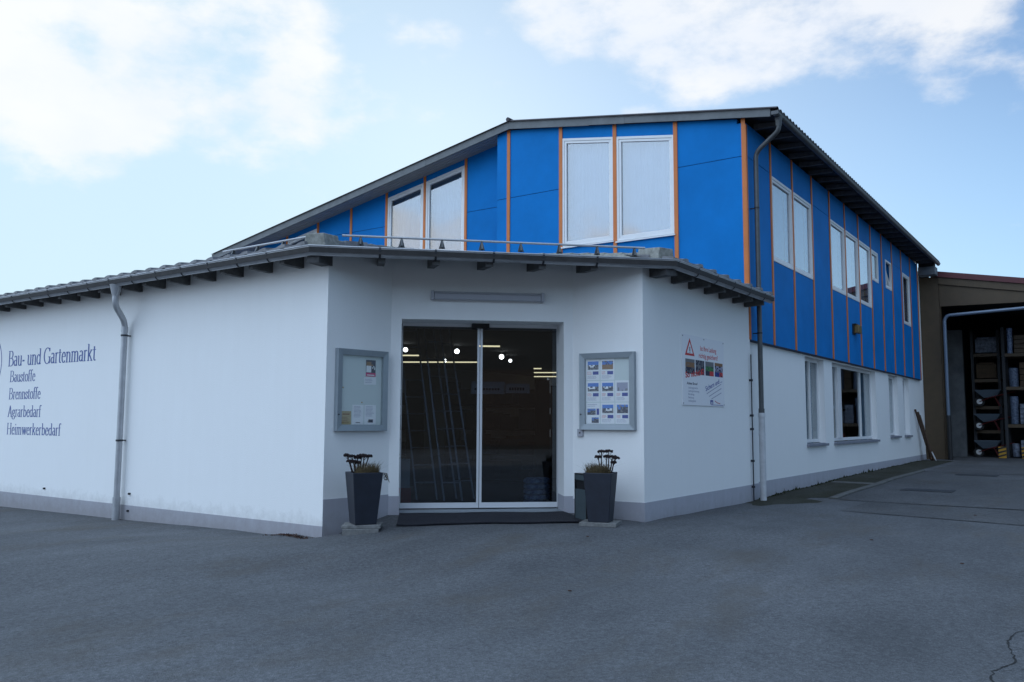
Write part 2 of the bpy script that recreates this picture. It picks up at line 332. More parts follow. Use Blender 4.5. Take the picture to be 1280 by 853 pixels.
def uprof(r, depth, th=.004, k=10):
    a = [(r-r*math.cos(math.pi*i/k), -depth*math.sin(math.pi*i/k)) for i in range(k+1)]
    b = [(r-(r-th)*math.cos(math.pi*i/k), -(depth-th)*math.sin(math.pi*i/k)) for i in range(k+1)]
    return a+b[::-1]

# ------------------------------------------------------------ ground
GP = [(0,0,-.25),(-2.5,0,-.27),(-5,0,-.315),(-7.5,0,-.34),(-10,0,-.37),(-1.2,0,-.262),(-3.7,0,-.294),(-6.2,0,-.325),(-8.7,0,-.355),(-12,0,-.39),(-15,0,-.43),(-20,0,-.49),(.13,1.12,0),(2.14,2.96,0),(.7,1.25,0),(1.4,1.95,0),(1.1,2.2,0),
      (3.27,3.02,-.065),(2.8,2.95,-.04),(.08,.5,-.13),(.45,.0,-.13),(.75,.4,-.05),(1.6,.9,-.05),(2.9,2.2,-.045),(2.2,1.6,-.05),(1.1,.3,-.1),(3.27,5,-.075),(3.27,7.4,-.095),(3.2,10,-.06),(3.2,15,-.0),(3.2,20,.02),(3.2,25,.03),
      (4,26,.05),(6.2,26,.05),(10,26,.05),(4,34,.05),(10,34,.05),(5.5,11,-.04),(5.5,17,-.0),(8,11,-.05),(8,17,0),(5,8,-.1),(5,5,-.12),(5,2,-.15),(5,-.5,-.2),(5,-3,-.25),(8,-2,-.25),(8.7,-8,-.3),(3,-8,-.33),(0,-5,-.33),(2.5,-2,-.25),(-5,-5,-.38),(-10,-6,-.42),
      (12,0,-.25),(12,8,-.12),(14,16,-.05),(16,26,0),(14,-8,-.3),(-20,-8,-.45),(0,-14,-.38),(12,-14,-.35)]
def gb(x, y): return -.25+.012*min(x, 0) if y < 1 else -.25+.012*min(x, 0)
def gz(x, y):
    if x*x+y*y > 45**2: return -.3
    sw = sz = 0
    for a, b, c in GP:
        d2 = (x-a)**2+(y-b)**2+.02
        w = 1/d2**1.6; sw += w; sz += w*(c-gb(a, b))
    return gb(x, y)+sz/sw
def lines(a, b, lo, hi, fine, coarse):
    out = [a]; x = a
    while x < b-1e-6:
        st = fine if lo <= x < hi else coarse
        x = min(x+st, b); out.append(x)
    return out
def grid_sheet(xs, ys, dz=0, fn=None):
    mb = MB(); vs = []
    for y in ys:
        for x in xs:
            px, py = fn(x, y) if fn else (x, y)
            vs.append((px, py, gz(px, py)+dz))
    n = len(xs); fs = [(j*n+i, j*n+i+1, (j+1)*n+i+1, (j+1)*n+i) for j in range(len(ys)-1) for i in range(n-1)]
    return mb.add(vs, fs)
xs = [-900, -300, -120, -60, -40, -30]+lines(-24, 18, -4, 9, .3, 1.2)+[24, 32, 45, 70, 130, 300, 900]
ys = [-900, -300, -120, -60, -40, -28, -20]+lines(-16, 38, -4, 9, .3, 1.2)+[45, 60, 100, 300, 900]
g = grid_sheet(xs, ys).build('ground', 'asphalt', smooth=True); g['kind'] = 'structure'
# concrete yard in front of the canopy, kerb line, mossy strip by the wall
def quadfn(a, b, c, d):   # u,v in 0..1
    a, b, c, d = map(Vector, (a, b, c, d))
    return lambda u, v: tuple((a*(1-u)+b*u)*(1-v)+(d*(1-u)+c*u)*v)
def qsheet(name, m, q, nu, nv, dz, label=None):
    f = quadfn(*q)
    o = grid_sheet([i/nu for i in range(nu+1)], [j/nv for j in range(nv+1)], dz, f).build(name, m, smooth=True); o['kind'] = 'structure'; return o
qsheet('concrete_yard', 'concrete', ((4.46, 8.75), (13, 8.0), (13, 17.9), (4.46, 17.9)), 12, 14, .007)
qsheet('concrete_yard', 'concrete', ((4.46, 17.98), (13, 17.98), (13, 25.7), (4.46, 25.7)), 12, 14, .009)
qsheet('concrete_yard', 'concrete', ((5.0, 6.7), (13, 5.2), (13, 7.92), (5.0, 8.62)), 12, 6, .005)
qsheet('garage_floor', 'concrete', ((3.5, 25.75), (14, 25.75), (14, 37.8), (3.5, 37.8)), 10, 10, .010)
qsheet('mossy_strip', 'mossy', ((3.26, 8.2), (4.22, 8.9), (4.22, 25), (3.22, 25)), 6, 30, .006)
# dark damp fan of soil at the foot of the pipes
mb = MB(); pts = []
for k in range(26):
    a = 2*math.pi*k/26; r = 1+.16*math.sin(3*a+1)+.1*random.random()
    r += .14*math.sin(7*a)+.1*math.sin(5*a+2)
    pts.append((3.62+math.cos(a)*.55*r, 7.9+math.sin(a)*1.0*r))
pts = [(max(x, 3.225), y) for x, y in pts]
mb.add([(3.6, 7.9, gz(3.6, 7.9)+.011)]+[(x, y, gz(x, y)+.002) for x, y in pts], [(0, i+1, (i+1) % 26+1) for i in range(26)])
o = mb.build('soil_patch', 'mossy'); o['kind'] = 'structure'
def gbox(mb, x0, y0, x1, y1, h0, h1, w):   # strip following the ground between two plan points
    a = Vector((x0, y0)); b = Vector((x1, y1)); L = (b-a).length; n = max(1, int(L/.9)); d = (b-a)/L; p = Vector((-d.y, d.x))*w/2
    for i in range(n):
        A = a+d*(L*i/n+.006); B = a+d*(L*(i+1)/n-.006)
        q = [A+p, A-p, B-p, B+p]; v = [(c.x, c.y, gz(c.x, c.y)+h0) for c in q]+[(c.x, c.y, gz(c.x, c.y)+h1+.003*random.random()) for c in q]
        mb.add(v, [(0, 3, 2, 1), (4, 5, 6, 7), (0, 1, 5, 4), (1, 2, 6, 5), (2, 3, 7, 6), (3, 0, 4, 7)])
mb = MB(); gbox(mb, 4.36, 8.75, 4.36, 18.1, -.06, .03, .15); o = mb.build('kerb', 'kerb', bevel=.006); o['kind'] = 'structure'
mb = MB(); gbox(mb, 3.35, 12.6, 4.27, 12.6, -.05, .02, .3); o = mb.build('path_slab', 'kerb', bevel=.006); o['kind'] = 'structure'
# moss tufts along the foot of the wall (uncountable)
mb = MB()
for k in range(420):
    y = 7.9+17*random.random()**1.1; x = 3.24+.02*random.random()+abs(random.gauss(0, .03)); z = gz(x, y); h = random.uniform(.01, .05) if random.random() < .93 else random.uniform(.05, .13)
    a = random.random()*6.28; w = random.uniform(.01, .04)
    mb.add([(x-w*math.cos(a), y-w*math.sin(a), z), (x+w*math.cos(a), y+w*math.sin(a), z), (x+random.uniform(-.02, .03), y+random.uniform(-.02, .02), z+h)], [(0, 1, 2)])
o = mb.build('moss', 'green'); o['kind'] = 'stuff'; o['label'] = 'moss and small weeds along the foot of the white side wall'; o['category'] = 'moss'
# crack lines in the asphalt
def crack(pts, w, sub=5, jit=.05, dz=.003):
    mb = MB(); P = []
    for i in range(len(pts)-1):
        a = Vector(pts[i]); b = Vector(pts[i+1])
        for k in range(sub):
            p = a.lerp(b, k/sub); P.append(p+Vector((random.uniform(-jit, jit), random.uniform(-jit, jit))))
    P.append(Vector(pts[-1])); vs = []
    for i, p in enumerate(P):
        d = (P[min(i+1, len(P)-1)]-P[max(i-1, 0)]).normalized(); n = Vector((-d.y, d.x))*w*random.uniform(.25, 1)*.5
        for q in (p+n, p-n): vs.append((q.x, q.y, gz(q.x, q.y)+dz))
    mb.add(vs, [(2*i, 2*i+1, 2*i+3, 2*i+2) for i in range(len(P)-1)]); return mb
for pts, w in (([(8.25, -2.6), (8.03, -2.0), (8.00, -1.55), (8.10, -1.2), (8.01, -.75), (8.03, -.4), (8.25, -.22), (8.7, -.15)], .018), ([(8.02, -1.52), (8.22, -1.30), (8.5, -1.22), (8.9, -1.3)], .006), ([(8.02, -.8), (8.3, -.95), (8.6, -.9)], .005)):
    o = crack(pts, w, 9, .012).build('asphalt_crack', 'crack'); o['kind'] = 'structure'
o = crack([(4.5, 8.68), (6.8, 8.45), (9.5, 8.2), (13, 7.95)], .05, 8, .01, .010).build('expansion_joint', 'crack'); o['kind'] = 'structure'
o = crack([(5.2, 6.65), (7.3, 6.25), (9.5, 5.85), (13, 5.15)], .025, 8, .02, .008).build('expansion_joint', 'crack'); o['kind'] = 'structure'
o = crack([(4.46, 17.94), (8, 17.94), (13, 17.94)], .05, 8, .01, .012).build('expansion_joint', 'crack'); o['kind'] = 'structure'
for (x, y, lab) in ((5.1, 11.0, 'dark metal drain cover set in the yard nearer the camera'), (5.35, 16.7, 'dark metal drain cover set in the yard nearer the garage')):
    mb = MB(); z = gz(x+.4, y+.3)+.012; mb.box(x, x+.95, y, y+.62, z-.03, z+.006)
    mb.box(x+.46, x+.475, y+.02, y+.6, z+.006, z+.010)
    tag(mb.build('drain_cover', 'iron', bevel=.003), lab, 'drain cover')
for k, (x, y) in enumerate(((6.2, 3.4), (7.35, 2.2), (7.9, 4.9), (4.6, -1.2), (6.9, 7.2), (3.4, 1.2))):   # little leaves on the asphalt
    mb = MB(); z = gz(x, y)+.006; a = k*1.3
    mb.prism([(x+.016*math.cos(a+t)*(1.5 if i % 2 else 1), y+.011*math.sin(a+t), z) for i, t in enumerate([0, 1.1, 2.2, 3.3, 4.4, 5.4])], (0, 0, .008))
    tag(mb.build('fallen_leaf', 'rust'), 'tiny dry brown leaf lying alone on the open asphalt', 'leaf', 'scattered dry leaves on the asphalt')
mb = MB()
for k in range(260):
    t = random.gauss(0, .45); x = -.45+t*.42+random.gauss(0, .05); y = -.16+random.gauss(0, .045)+.05*t; z = gz(x, y); a = random.random()*6.3; s = random.uniform(.01, .03)
    mb.add([(x, y, z+.004), (x+s*math.cos(a), y+s*math.sin(a), z+.012), (x+s*math.cos(a+1.3), y+s*math.sin(a+1.3), z+random.uniform(.01, .03))], [(0, 1, 2)])
o = mb.build('leaf_litter', 'rust'); o['kind'] = 'stuff'; o['label'] = 'rust brown leaf litter at the foot of the left white wall corner'; o['category'] = 'leaves'

# ------------------------------------------------------------ main building
B = thing('market_building', 'white builders market with blue upper storey, orange battens and tiled porch roof', 'building')
C1 = Vector((0, 0)); Q1 = Vector((.134, 1.119)); Q2 = Vector((2.137, 2.958)); C2 = Vector((3.27, 3.022))
DU = (Q2-Q1).normalized(); DN = Vector((-DU.y, DU.x))         # along the door wall; into the building
def DW(u, dep, z): p = Q1+DU*u+DN*dep; return Vector((p.x, p.y, z))
# low walls
def wallprism(poly, zb=-.8):
    mb = MB(); n = len(poly)
    vs = [(x, y, zb) for x, y in poly]+[(x, y, hzw(x, y)) for x, y in poly]
    return mb.add(vs, [tuple(range(n))[::-1], tuple(range(n, 2*n))]+[(i, (i+1) % n, n+(i+1) % n, n+i) for i in range(n)])
def hzw(x, y): return 3.655+math.tan(R_(10))*min(y+.491, (Vector((x, y))-Vector((.146, -.491))).dot(Vector((-.709, .705))), 3.761-x)-.045
wallprism([(-20, 0), (0, 0), (0.134, 1.119), (-.2, 1.3), (-.3, .3), (-20, .3)]).build('wall', 'stucco', B)
u0, u1, ztop = .155, 2.58, 2.84
mb = MB()
def dprism(mb, ua, ub, da, db, za, zb): mb.prism([DW(ua, da, za), DW(ub, da, za), DW(ub, db, za), DW(ua, db, za)], (0, 0, zb-za))
dprism(mb, 0, u0, 0, .62, -.8, 3.80); dprism(mb, u1, 2.7192, 0, .62, -.8, 3.80); dprism(mb, u0, u1, 0, .62, ztop, 3.80)
mb.build('entrance_wall', 'stucco', B)
wallprism([(2.137, 2.958), (3.27, 3.022), (3.27, 7.475), (2.97, 7.475), (2.97, 3.35), (2.05, 3.3)]).build('wall', 'stucco', B)
# plinth bands (slightly proud paint band)
def band(mb, a, b, z0, z1, out, th=.006, ea=0, eb=0):
    a = Vector(a); b = Vector(b); d = (b-a).normalized(); n = Vector((d.y, -d.x))*out
    a = a-d*ea; b = b+d*eb
    mb.prism([(a.x, a.y, z0), (b.x, b.y, z0), (b.x+n.x*th, b.y+n.y*th, z0), (a.x+n.x*th, a.y+n.y*th, z0)], (0, 0, z1-z0))
mb = MB(); band(mb, (-20, 0), C1, -.8, -.07, 1, eb=.006); mb.build('plinth', 'plinth', B)
mb = MB(); band(mb, C1, Q1, -.8, .286, 1); mb.build('plinth', 'plinth', B)
for ar in ((.004, u0-.001, -.006, .0, -.8, .262), (u1+.001, 2.715, -.006, 0, -.8, .245), (u1-.006, u1, -.006, .46, -.8, .245), (u0, u0+.006, -.006, .46, -.8, .262)):
    mb = MB(); dprism(mb, *ar); mb.build('plinth', 'plinth', B)
mb = MB(); band(mb, Q2, C2, -.8, .207, 1); mb.build('plinth', 'plinth', B)
mb = MB(); band(mb, C2, (3.27, 7.475), -.8, .207, 1, ea=.006); mb.build('plinth', 'plinth', B)

# lower side wall of the main block, with four openings
XM = 3.209; Y0, Y1 = 7.476, 26.0; TH = .34
OPEN = [(11.18, 12.70, .86), (13.45, 18.15, .86), (19.93, 21.28, .93), (22.12, 23.12, .93)]
ZH = 2.82
mb = MB(); y = Y0
for a, b, s in OPEN:
    mb.box(XM-TH, XM, y, a, -.8, 3.5); mb.box(XM-TH, XM, a, b, -.8, s); mb.box(XM-TH, XM, a, b, ZH, 3.5); y = b
mb.box(XM-TH, XM, y, Y1, -.8, 3.5); mb.box(XM-TH, XM, 25.2, Y1, 3.5, 6.9)
mb.build('side_wall', 'stucco', B)
mb = MB(); mb.box(XM, XM+.006, Y0+.5, Y1, -.8, .224); mb.box(XM, XM+.006, Y0+.0, Y0+.5, -.8, .20); mb.build('plinth', 'plinth', B)
# sheltering inner shell
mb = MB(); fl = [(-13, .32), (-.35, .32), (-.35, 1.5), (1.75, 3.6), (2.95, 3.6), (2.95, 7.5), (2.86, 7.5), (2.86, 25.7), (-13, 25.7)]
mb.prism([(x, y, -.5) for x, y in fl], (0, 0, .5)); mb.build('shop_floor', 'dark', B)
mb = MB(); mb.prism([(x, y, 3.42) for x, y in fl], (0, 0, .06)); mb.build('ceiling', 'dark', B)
mb = MB(); mb.box(-13.2, -13, .35, 7.9, -.5, 3.6); mb.box(-13.0, -12.9, 8.0, 25.6, -.5, 6.1); mb.box(-13, 3.2, 25.7, 25.8, -.5, 6.0); mb.build('rear_wall', 'stucco', B)

# blue upper storey ------------------------------------------------
def zr(x): return 8.198-.1715*(-2.2-x) if x < -2.2 else 8.198-.163*(x+2.2)
ZP = 6.42
def F_front(yf):
    return lambda u, n, z: Vector((u, yf-n, z))
def F_side(xf):
    return lambda u, n, z: Vector((xf+n, u, z))
def plate(mb, F, u0, u1, z00, z01, zt0, zt1, n0, n1):
    """quad prism: bottom z00@u0,z01@u1 top zt0@u0,zt1@u1 between normal offsets n0..n1"""
    a = [F(u0, n0, z00), F(u1, n0, z01), F(u1, n0, zt1), F(u0, n0, zt0)]
    mb.prism(a, F(u0, n1, z00)-F(u0, n0, z00))
def inset(q, d):
    # q: (u0,u1,z00,z01,zt0,zt1)
    u0, u1, a, b, c, e = q; s = (e-c)/(u1-u0); s0 = (b-a)/(u1-u0)
    f = lambda u, z, sl: z+sl*(u-u0)
    dd = d*math.sqrt(1+s*s)
    return (u0+d, u1-d, f(u0+d, a, s0)+d, f(u1-d, a, s0)+d, f(u0+d, c, s)-dd, f(u1-d, c, s)-dd)
def ring(mb, F, q, w, n0, n1):
    i = inset(q, w)
    O = [(q[0], q[2]), (q[1], q[3]), (q[1], q[5]), (q[0], q[4])]; I = [(i[0], i[2]), (i[1], i[3]), (i[1], i[5]), (i[0], i[4])]
    for k in range(4):
        a, b = O[k], O[(k+1) % 4]; c, d = I[(k+1) % 4], I[k]
        mb.prism([F(a[0], n0, a[1]), F(b[0], n0, b[1]), F(c[0], n0, c[1]), F(d[0], n0, d[1])], F(0, n1, 0)-F(0, n0, 0))
    return i
def window(F, q, curtain=True, glass='glass', tilt=False, fw=.055, sill=False, nd0=-.05, nd1=.012, blind=None):
    mb = MB(); i = ring(mb, F, q, fw, nd0, nd1)
    if sill: mb.prism([F(q[0]-.01, -.02, q[2]-.035), F(q[1]+.01, -.02, q[3]-.035), F(q[1]+.01, .05, q[3]-.045), F(q[0]-.01, .05, q[2]-.045)], (0, 0, .03))
    fo = mb.build('window', 'white', B, bevel=.003)
    if tilt:
        FF = lambda u, n, z: F(u, n-.17*(z-i[2])/(i[4]-i[2]), z)
    else: FF = F
    mb = MB(); j = (i[0]+.004, i[1]-.004, i[2]+.004, i[3]+.004, i[4]-.004, i[5]-.004)
    k = ring(mb, FF, j, .05, nd0+.005, nd1-.012); s = mb.build('sash', 'white', fo, bevel=.003)
    mb = MB(); plate(mb, FF, k[0]-.005, k[1]+.005, k[2]-.005, k[3]-.005, k[4]+.005, k[5]+.005, nd0+.012, nd0+.018); mb.build('pane', glass, fo)
    if curtain:
        mb = MB(); n = 60; vs = []
        for a in range(n+1):
            u = i[0]+(i[1]-i[0])*a/n; zt = i[4]+(i[5]-i[4])*a/n; zb = i[2]
            dd = nd0-.12-.0025*math.sin(a*1.35)-.005*math.sin(a*.47)
            vs += [F(u, dd, zb-.03), F(u, dd, zt+.12)]
        mb.add(vs, [(2*a, 2*a+2, 2*a+3, 2*a+1) for a in range(n)]); mb.build('curtain', 'curtain', fo, smooth=True)
    return fo
def cladding(F, bays, zb, top, gaps=.012, panel_t=.16):
    mb = MB(); jbs = []
    for (a, b, win) in bays:
        ta, tb = top(a), top(b)
        if win is None:
            if ZP < min(ta, tb)-.1:
                plate(mb, F, a, b, zb, zb, ZP-gaps/2, ZP-gaps/2, -panel_t, 0); plate(mb, F, a, b, ZP+gaps/2, ZP+gaps/2, ta, tb, -panel_t, 0)
                jb = MB(); jbs.append(jb); plate(jb, F, a, b, ZP-gaps/2, ZP-gaps/2, ZP+gaps/2, ZP+gaps/2, -.05, -.015)
            elif ZP > max(ta, tb): plate(mb, F, a, b, zb, zb, ta, tb, -panel_t, 0)
            else: plate(mb, F, a, b, zb, zb, ta, tb, -panel_t, 0)
        else:
            u0, u1, z0, z1, t0, t1 = win
            s = (t1-t0)/(u1-u0); T = lambda u: t0+s*(u-u0)
            plate(mb, F, a, b, zb, zb, z0-.004, z0-.004, -panel_t, 0)
            plate(mb, F, a, b, T(a)+.004, T(b)+.004, ta, tb, -panel_t, 0)
            if u0-a > .01: plate(mb, F, a, u0-.003, z0-.004, z0-.004, T(a)+.004, T(u0)+.004, -panel_t, 0)
            if b-u1 > .01: plate(mb, F, u1+.003, b, z0-.004, z0-.004, T(u1)+.004, T(b)+.004, -panel_t, 0)
    o = mb.build('cladding', 'blue', B)
    for jb in jbs: jb.build('joint', 'joint', o)
    return o
def trims(F, us, zb, top, w=.055):
    for u in us:
        mb = MB(); t = top(u); plate(mb, F, u-w/2, u+w/2, zb, zb, t, t, 0, .022); mb.build('batten', 'orange', B, bevel=.002)
# right front (gable) face
YF = 7.475; FF1 = F_front(YF); topF = lambda x: zr(x)-.17
W3 = (-.845, .425, 5.12, 5.12, zr(-.845)-.435, zr(.425)-.435); W4 = (.495, 1.805, 5.09, 5.09, zr(.495)-.435, zr(1.805)-.435)
cladding(FF1, [(-2.61, -2.28, None), (-2.28, -.9, None), (-.9, .46, W3), (.46, 1.84, W4), (1.84, 3.1085, None)], 3.75, topF)
trims(FF1, [-2.28, -.875, .46, 1.835], 3.75, topF, .085)
window(FF1, W3, sill=True); window(FF1, W4, sill=True)
# set-back left front face
YL = 7.975; FF2 = F_front(YL); topL = lambda x: zr(x)-.13
def lw(a, b, d=.285): return (a, b, 5.1, 5.1, zr(a)-d, zr(b)-d)
W0, W1, W2 = lw(-10.46, -9.23), lw(-6.53, -5.29), lw(-5.21, -3.96)
cladding(FF2, [(-3.92, -2.45, None), (-5.25, -3.92, W2), (-6.57, -5.25, W1), (-7.88, -6.57, None), (-9.19, -7.88, None), (-10.5, -9.19, W0), (-11.8, -10.5, None), (-13.05, -11.8, None)], 3.75, topL)
trims(FF2, [-3.92, -5.25, -6.57, -7.88, -9.19, -10.49, -11.8, -13.02], 3.75, topL, .075)
for w in (W0, W1, W2): window(FF2, w)
mb = MB(); mb.box(-2.61, -2.45, YF+.16, YL-.0, 3.75, zr(-2.61)-.17); mb.build('cladding', 'blue', B)
# side face
XS = 3.269; FS = F_side(XS); topS = lambda y: 7.07; ZB = 2.889
ty = [8.895, 10.338, 11.827, 13.356, 14.83, 16.284, 17.76, 19.209, 20.70, 22.182, 23.737]
WA = [(8.94, 10.30), (10.385, 11.785)]; WBs = [(13.40, 14.79), (14.875, 16.245), (16.33, 17.72)]
def sw(a, b, z0=4.62, z1=6.385): return (a, b, z0, z0, z1, z1)
wins = {8.895: sw(*WA[0]), 10.338: sw(*WA[1]), 13.356: sw(*WBs[0]), 14.83: sw(*WBs[1]), 16.284: sw(*WBs[2]), 17.76: sw(17.85, 18.72, 5.48, 6.38), 19.209: sw(19.75, 20.62, 5.49, 6.38), 22.182: sw(22.42, 23.60, 4.64, 6.36)}
edges = [YF+.0]+ty+[25.15]
cladding(FS, [(edges[i], edges[i+1], wins.get(edges[i])) for i in range(len(edges)-1)], ZB, topS)
trims(FS, ty+[25.12], ZB, topS, .075)
for k, w in sorted(wins.items()):
    small = k in (17.76, 19.209, 22.182)
    window(FS, w, curtain=not small, glass='glasslow' if small else 'glass', tilt=(k == 19.209))
# corner battens
mb = MB(); mb.box(3.198, 3.275, YF-.024, YF, 3.7, topF(3.2)+.02); mb.build('corner_batten', 'orange', B, bevel=.002)
mb = MB(); mb.box(XS-.0, XS+.02, YF-.024, YF+.05, 2.889, 7.03); mb.build('corner_batten', 'orange', B, bevel=.002)
mb = MB(); mb.box(XM+.0, XS+.012, YF, 25.15, ZB-.03, ZB-.002); mb.build('drip_edge', 'joint', B)
# dark rooms behind the upper windows
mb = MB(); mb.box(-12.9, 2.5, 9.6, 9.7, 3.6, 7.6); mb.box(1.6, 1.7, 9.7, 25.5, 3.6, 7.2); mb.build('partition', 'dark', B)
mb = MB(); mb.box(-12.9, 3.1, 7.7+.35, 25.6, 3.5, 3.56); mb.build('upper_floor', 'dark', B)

# ground-floor side windows
FM = F_side(XM)
def lowwin(a, b, s, mull, curtains=()):
    n0, n1 = -.19, -.13
    mb = MB(); q = (a+.0, b-.0, s+.03, s+.03, ZH, ZH); i = ring(mb, FM, q, .075, n0, n1)
    for m_, w in mull: plate(mb, FM, m_-w/2, m_+w/2, i[2], i[2], i[4], i[4], n0, n1+(.0 if w < .2 else .03))
    fo = mb.build('window', 'white', B, bevel=.004)
    mb = MB(); plate(mb, FM, i[0], i[1], i[2], i[2], i[4], i[4], n0+.02, n0+.026); mb.build('pane', 'glasslow', fo)
    for (c0, c1) in curtains:
        mb = MB(); vs = []; n = 24
        for k in range(n+1):
            u = c0+(c1-c0)*k/n; dd = n0-.1-.02*math.sin(k*1.3); vs += [FM(u, dd, s), FM(u, dd, ZH)]
        mb.add(vs, [(2*k, 2*k+2, 2*k+3, 2*k+1) for k in range(n)]); mb.build('curtain', 'curtain', fo, smooth=True)
    mb = MB(); mb.prism([FM(a-.03, .07, s-.055), FM(b+.03, .07, s-.055), FM(b+.03, -.128, s-.055), FM(a-.03, -.128, s-.055)] if False else [FM(a-.02, .07, s-.05), FM(b+.02, .07, s-.05), FM(b+.02, .0005, s-.05), FM(a-.02, .0005, s-.05)], (0, 0, .055))
    mb.box(XM-.14, XM, a+.001, b-.001, s, s+.012)
    mb.build('sill', 'kerbpaint', fo, bevel=.004)
M['kerbpaint'] = mat('grey_sill_paint', (.22, .23, .27), .7, var=.1)
lowwin(*OPEN[0], [(11.98, .08)], [(12.05, 12.66)])
lowwin(*OPEN[1], [(14.50, .34), (16.85, .09)], [(13.9, 14.3), (17.45, 18.12)])
lowwin(*OPEN[2], [], [(19.7, 21.4)]); lowwin(*OPEN[3], [], [(21.9, 23.3)])

# main roof --------------------------------------------------------
YV = 7.35; YB = 25.9; XR = -2.2; XE = 3.90; XL = -13.15
def corr(x0, x1, name):
    mb = MB(); n = int((YB-YV+.04)/.0325); vs = []
    for k in range(n+1):
        y = YV-.04+k*.0325; a = .022*math.sin(2*math.pi*(y-YV)/.195)
        vs += [(x0, y, zr(x0)+a), (x1, y, zr(x1)+a), (x0, y, zr(x0)+a-.012), (x1, y, zr(x1)+a-.012)]
    fs = []
    for k in range(n): p = 4*k; fs += [(p, p+1, p+5, p+4), (p+2, p+6, p+7, p+3), (p+1, p+3, p+7, p+5), (p, p+4, p+6, p+2)]
    fs += [(0, 2, 3, 1), (4*n, 4*n+1, 4*n+3, 4*n+2)]
    return mb.add(vs, fs).build(name, 'sheet', B, smooth=False)
corr(XR, XE+.03, 'roof'); corr(XL, XR, 'roof')
mb = MB(); mb.prism([(XR, YV+.03, zr(XR)-.03), (XE-.06, YV+.03, zr(XE-.06)-.03), (XE-.06, YV+.03, zr(XE-.06)-.09), (XR, YV+.03, zr(XR)-.09)], (0, YB-YV-.05, 0)); mb.build('roof_deck', 'darkwood', B)
mb = MB(); mb.prism([(XR, YV+.03, zr(XR)-.03), (XL+.05, YV+.03, zr(XL+.05)-.03), (XL+.05, YV+.03, zr(XL+.05)-.09), (XR, YV+.03, zr(XR)-.09)], (0, YB-YV-.05, 0)); mb.build('roof_deck', 'darkwood', B)
mb = MB(); mb.tube([(XR, YV-.05, zr(XR)+.012), (XR, YB, zr(XR)+.012)], .05, 8); mb.build('ridge_cap', 'sheet', B, smooth=True)
# barge boards in lengths, lapped
def barge(xa, xb, dy, h=.175):
    mb = MB(); mb.prism([(xa, YV-dy, zr(xa)-.022), (xb, YV-dy, zr(xb)-.022), (xb, YV-dy, zr(xb)-.022-h), (xa, YV-dy, zr(xa)-.022-h)], (0, .03, 0)); mb.build('barge_board', 'fascia', B, bevel=.003)
for k, (a, b, dy, h) in enumerate([(-2.2, -.1, 0, .18), (-.1, .75, .004, .172), (.75, 2.6, 0, .165), (2.6, XE-.1, .004, .16), (-4.7, -2.2, .0, .18), (-7.6, -4.7, .004, .185), (-10.4, -7.6, 0, .185), (XL, -10.4, .004, .185)]): barge(a, b, dy, h)
# soffits
mb = MB()
for k in range(5):
    y = YV+.04+k*.118
    mb.prism([(XL+.02, y, zr(XL)-.118), (-2.62, y, zr(-2.62)-.118), (-2.62, y, zr(-2.62)-.138), (XL+.02, y, zr(XL)-.138)], (0, .105, 0))
mb.build('soffit', 'soffit', B)
y = 7.95
while y < 25.6:
    mb = MB(); mb.prism([(XS+.002, y, 7.17), (XS+.002, y, 7.07), (3.80, y, zr(3.8)-.17), (3.80, y, zr(3.8)-.09)], (0, .09, 0)); mb.build('rafter', 'greywood', B); y += .742
mb = MB(); mb.prism([(XL-.02, YV+.03, zr(XL)-.03), (XL-.02, YB-.05, zr(XL)-.03), (XL-.02, YB-.05, zr(XL)-.2), (XL-.02, YV+.03, zr(XL)-.2)], (.04, 0, 0)); mb.build('barge_board', 'fascia', B)
# rear gable closing
mb = MB(); mb.prism([(XL+.2, YB-.35, 3.5), (3.1, YB-.35, 3.5), (3.1, YB-.35, zr(3.1)-.1), (XR, YB-.35, zr(XR)-.1), (XL+.2, YB-.35, zr(XL+.2)-.1)], (0, .1, 0)); mb.build('rear_gable', 'stucco', B)
mb = MB(); mb.box(-13.05, -12.95, 8.1, 25.5, 3.5, 6.2); mb.build('left_gable_wall', 'blue', B)
# side eaves gutter + downpipe
mb = MB(); sweep(mb, [(3.965, 7.30), (3.965, 25.75)], uprof(.068, .085), 7.115, 1); mb.box(3.83, 3.965, 7.298, 7.302, 7.05, 7.115)
mb.tube([(3.965, 7.30, 7.115), (3.965, 25.75, 7.115)], .010, 6)
GU = mb.build('gutter', 'zincdark', B, smooth=True)
mb = MB(); sweep(mb, [(3.968, 7.30), (3.968, 25.7)], [(.0, .0), (.0, .0)], 7.2)
p1 = rounded([(3.895, 7.52, 6.99), (3.895, 7.52, 6.80), (3.40, 7.66, 6.50), (3.40, 7.66, 6.2), (3.40, 7.66, 1.56)], .16)
mb = MB(); mb.tube([(3.895, 7.52, 7.06), (3.895, 7.52, 6.99), (3.895, 7.52, 6.88)], [.075, .065, .053], 12); mb.tube(p1, .045, 14)
mb.tube([(3.40, 7.66, 1.50), (3.40, 7.66, 1.60)], .056, 12)
DP = mb.build('downpipe', 'zincdark', B, smooth=True)
for z in (5.4, 3.0):
    mb = MB(); mb.tube([(3.40, 7.66, z), (3.40, 7.66, z+.03)], .051, 12); mb.box(3.27, 3.36, 7.65, 7.67, z+.005, z+.025); mb.build('pipe_clip', 'strap', DP)
mb = MB(); mb.tube([(3.40, 7.66, -.2), (3.40, 7.66, 1.50)], .058, 14); mb.tube([(3.40, 7.66, 1.44), (3.40, 7.66, 1.52)], .066, 12); mb.tube([(3.40, 7.66, 1.10), (3.40, 7.66, 1.14)], .062, 12)
mb.build('standpipe', 'pipepaint', B, smooth=True, label='white painted lower length of the corner downpipe')
mb = MB(); mb.tube([(3.31, 7.40, -.2), (3.31, 7.40, 2.6)], .012, 8)
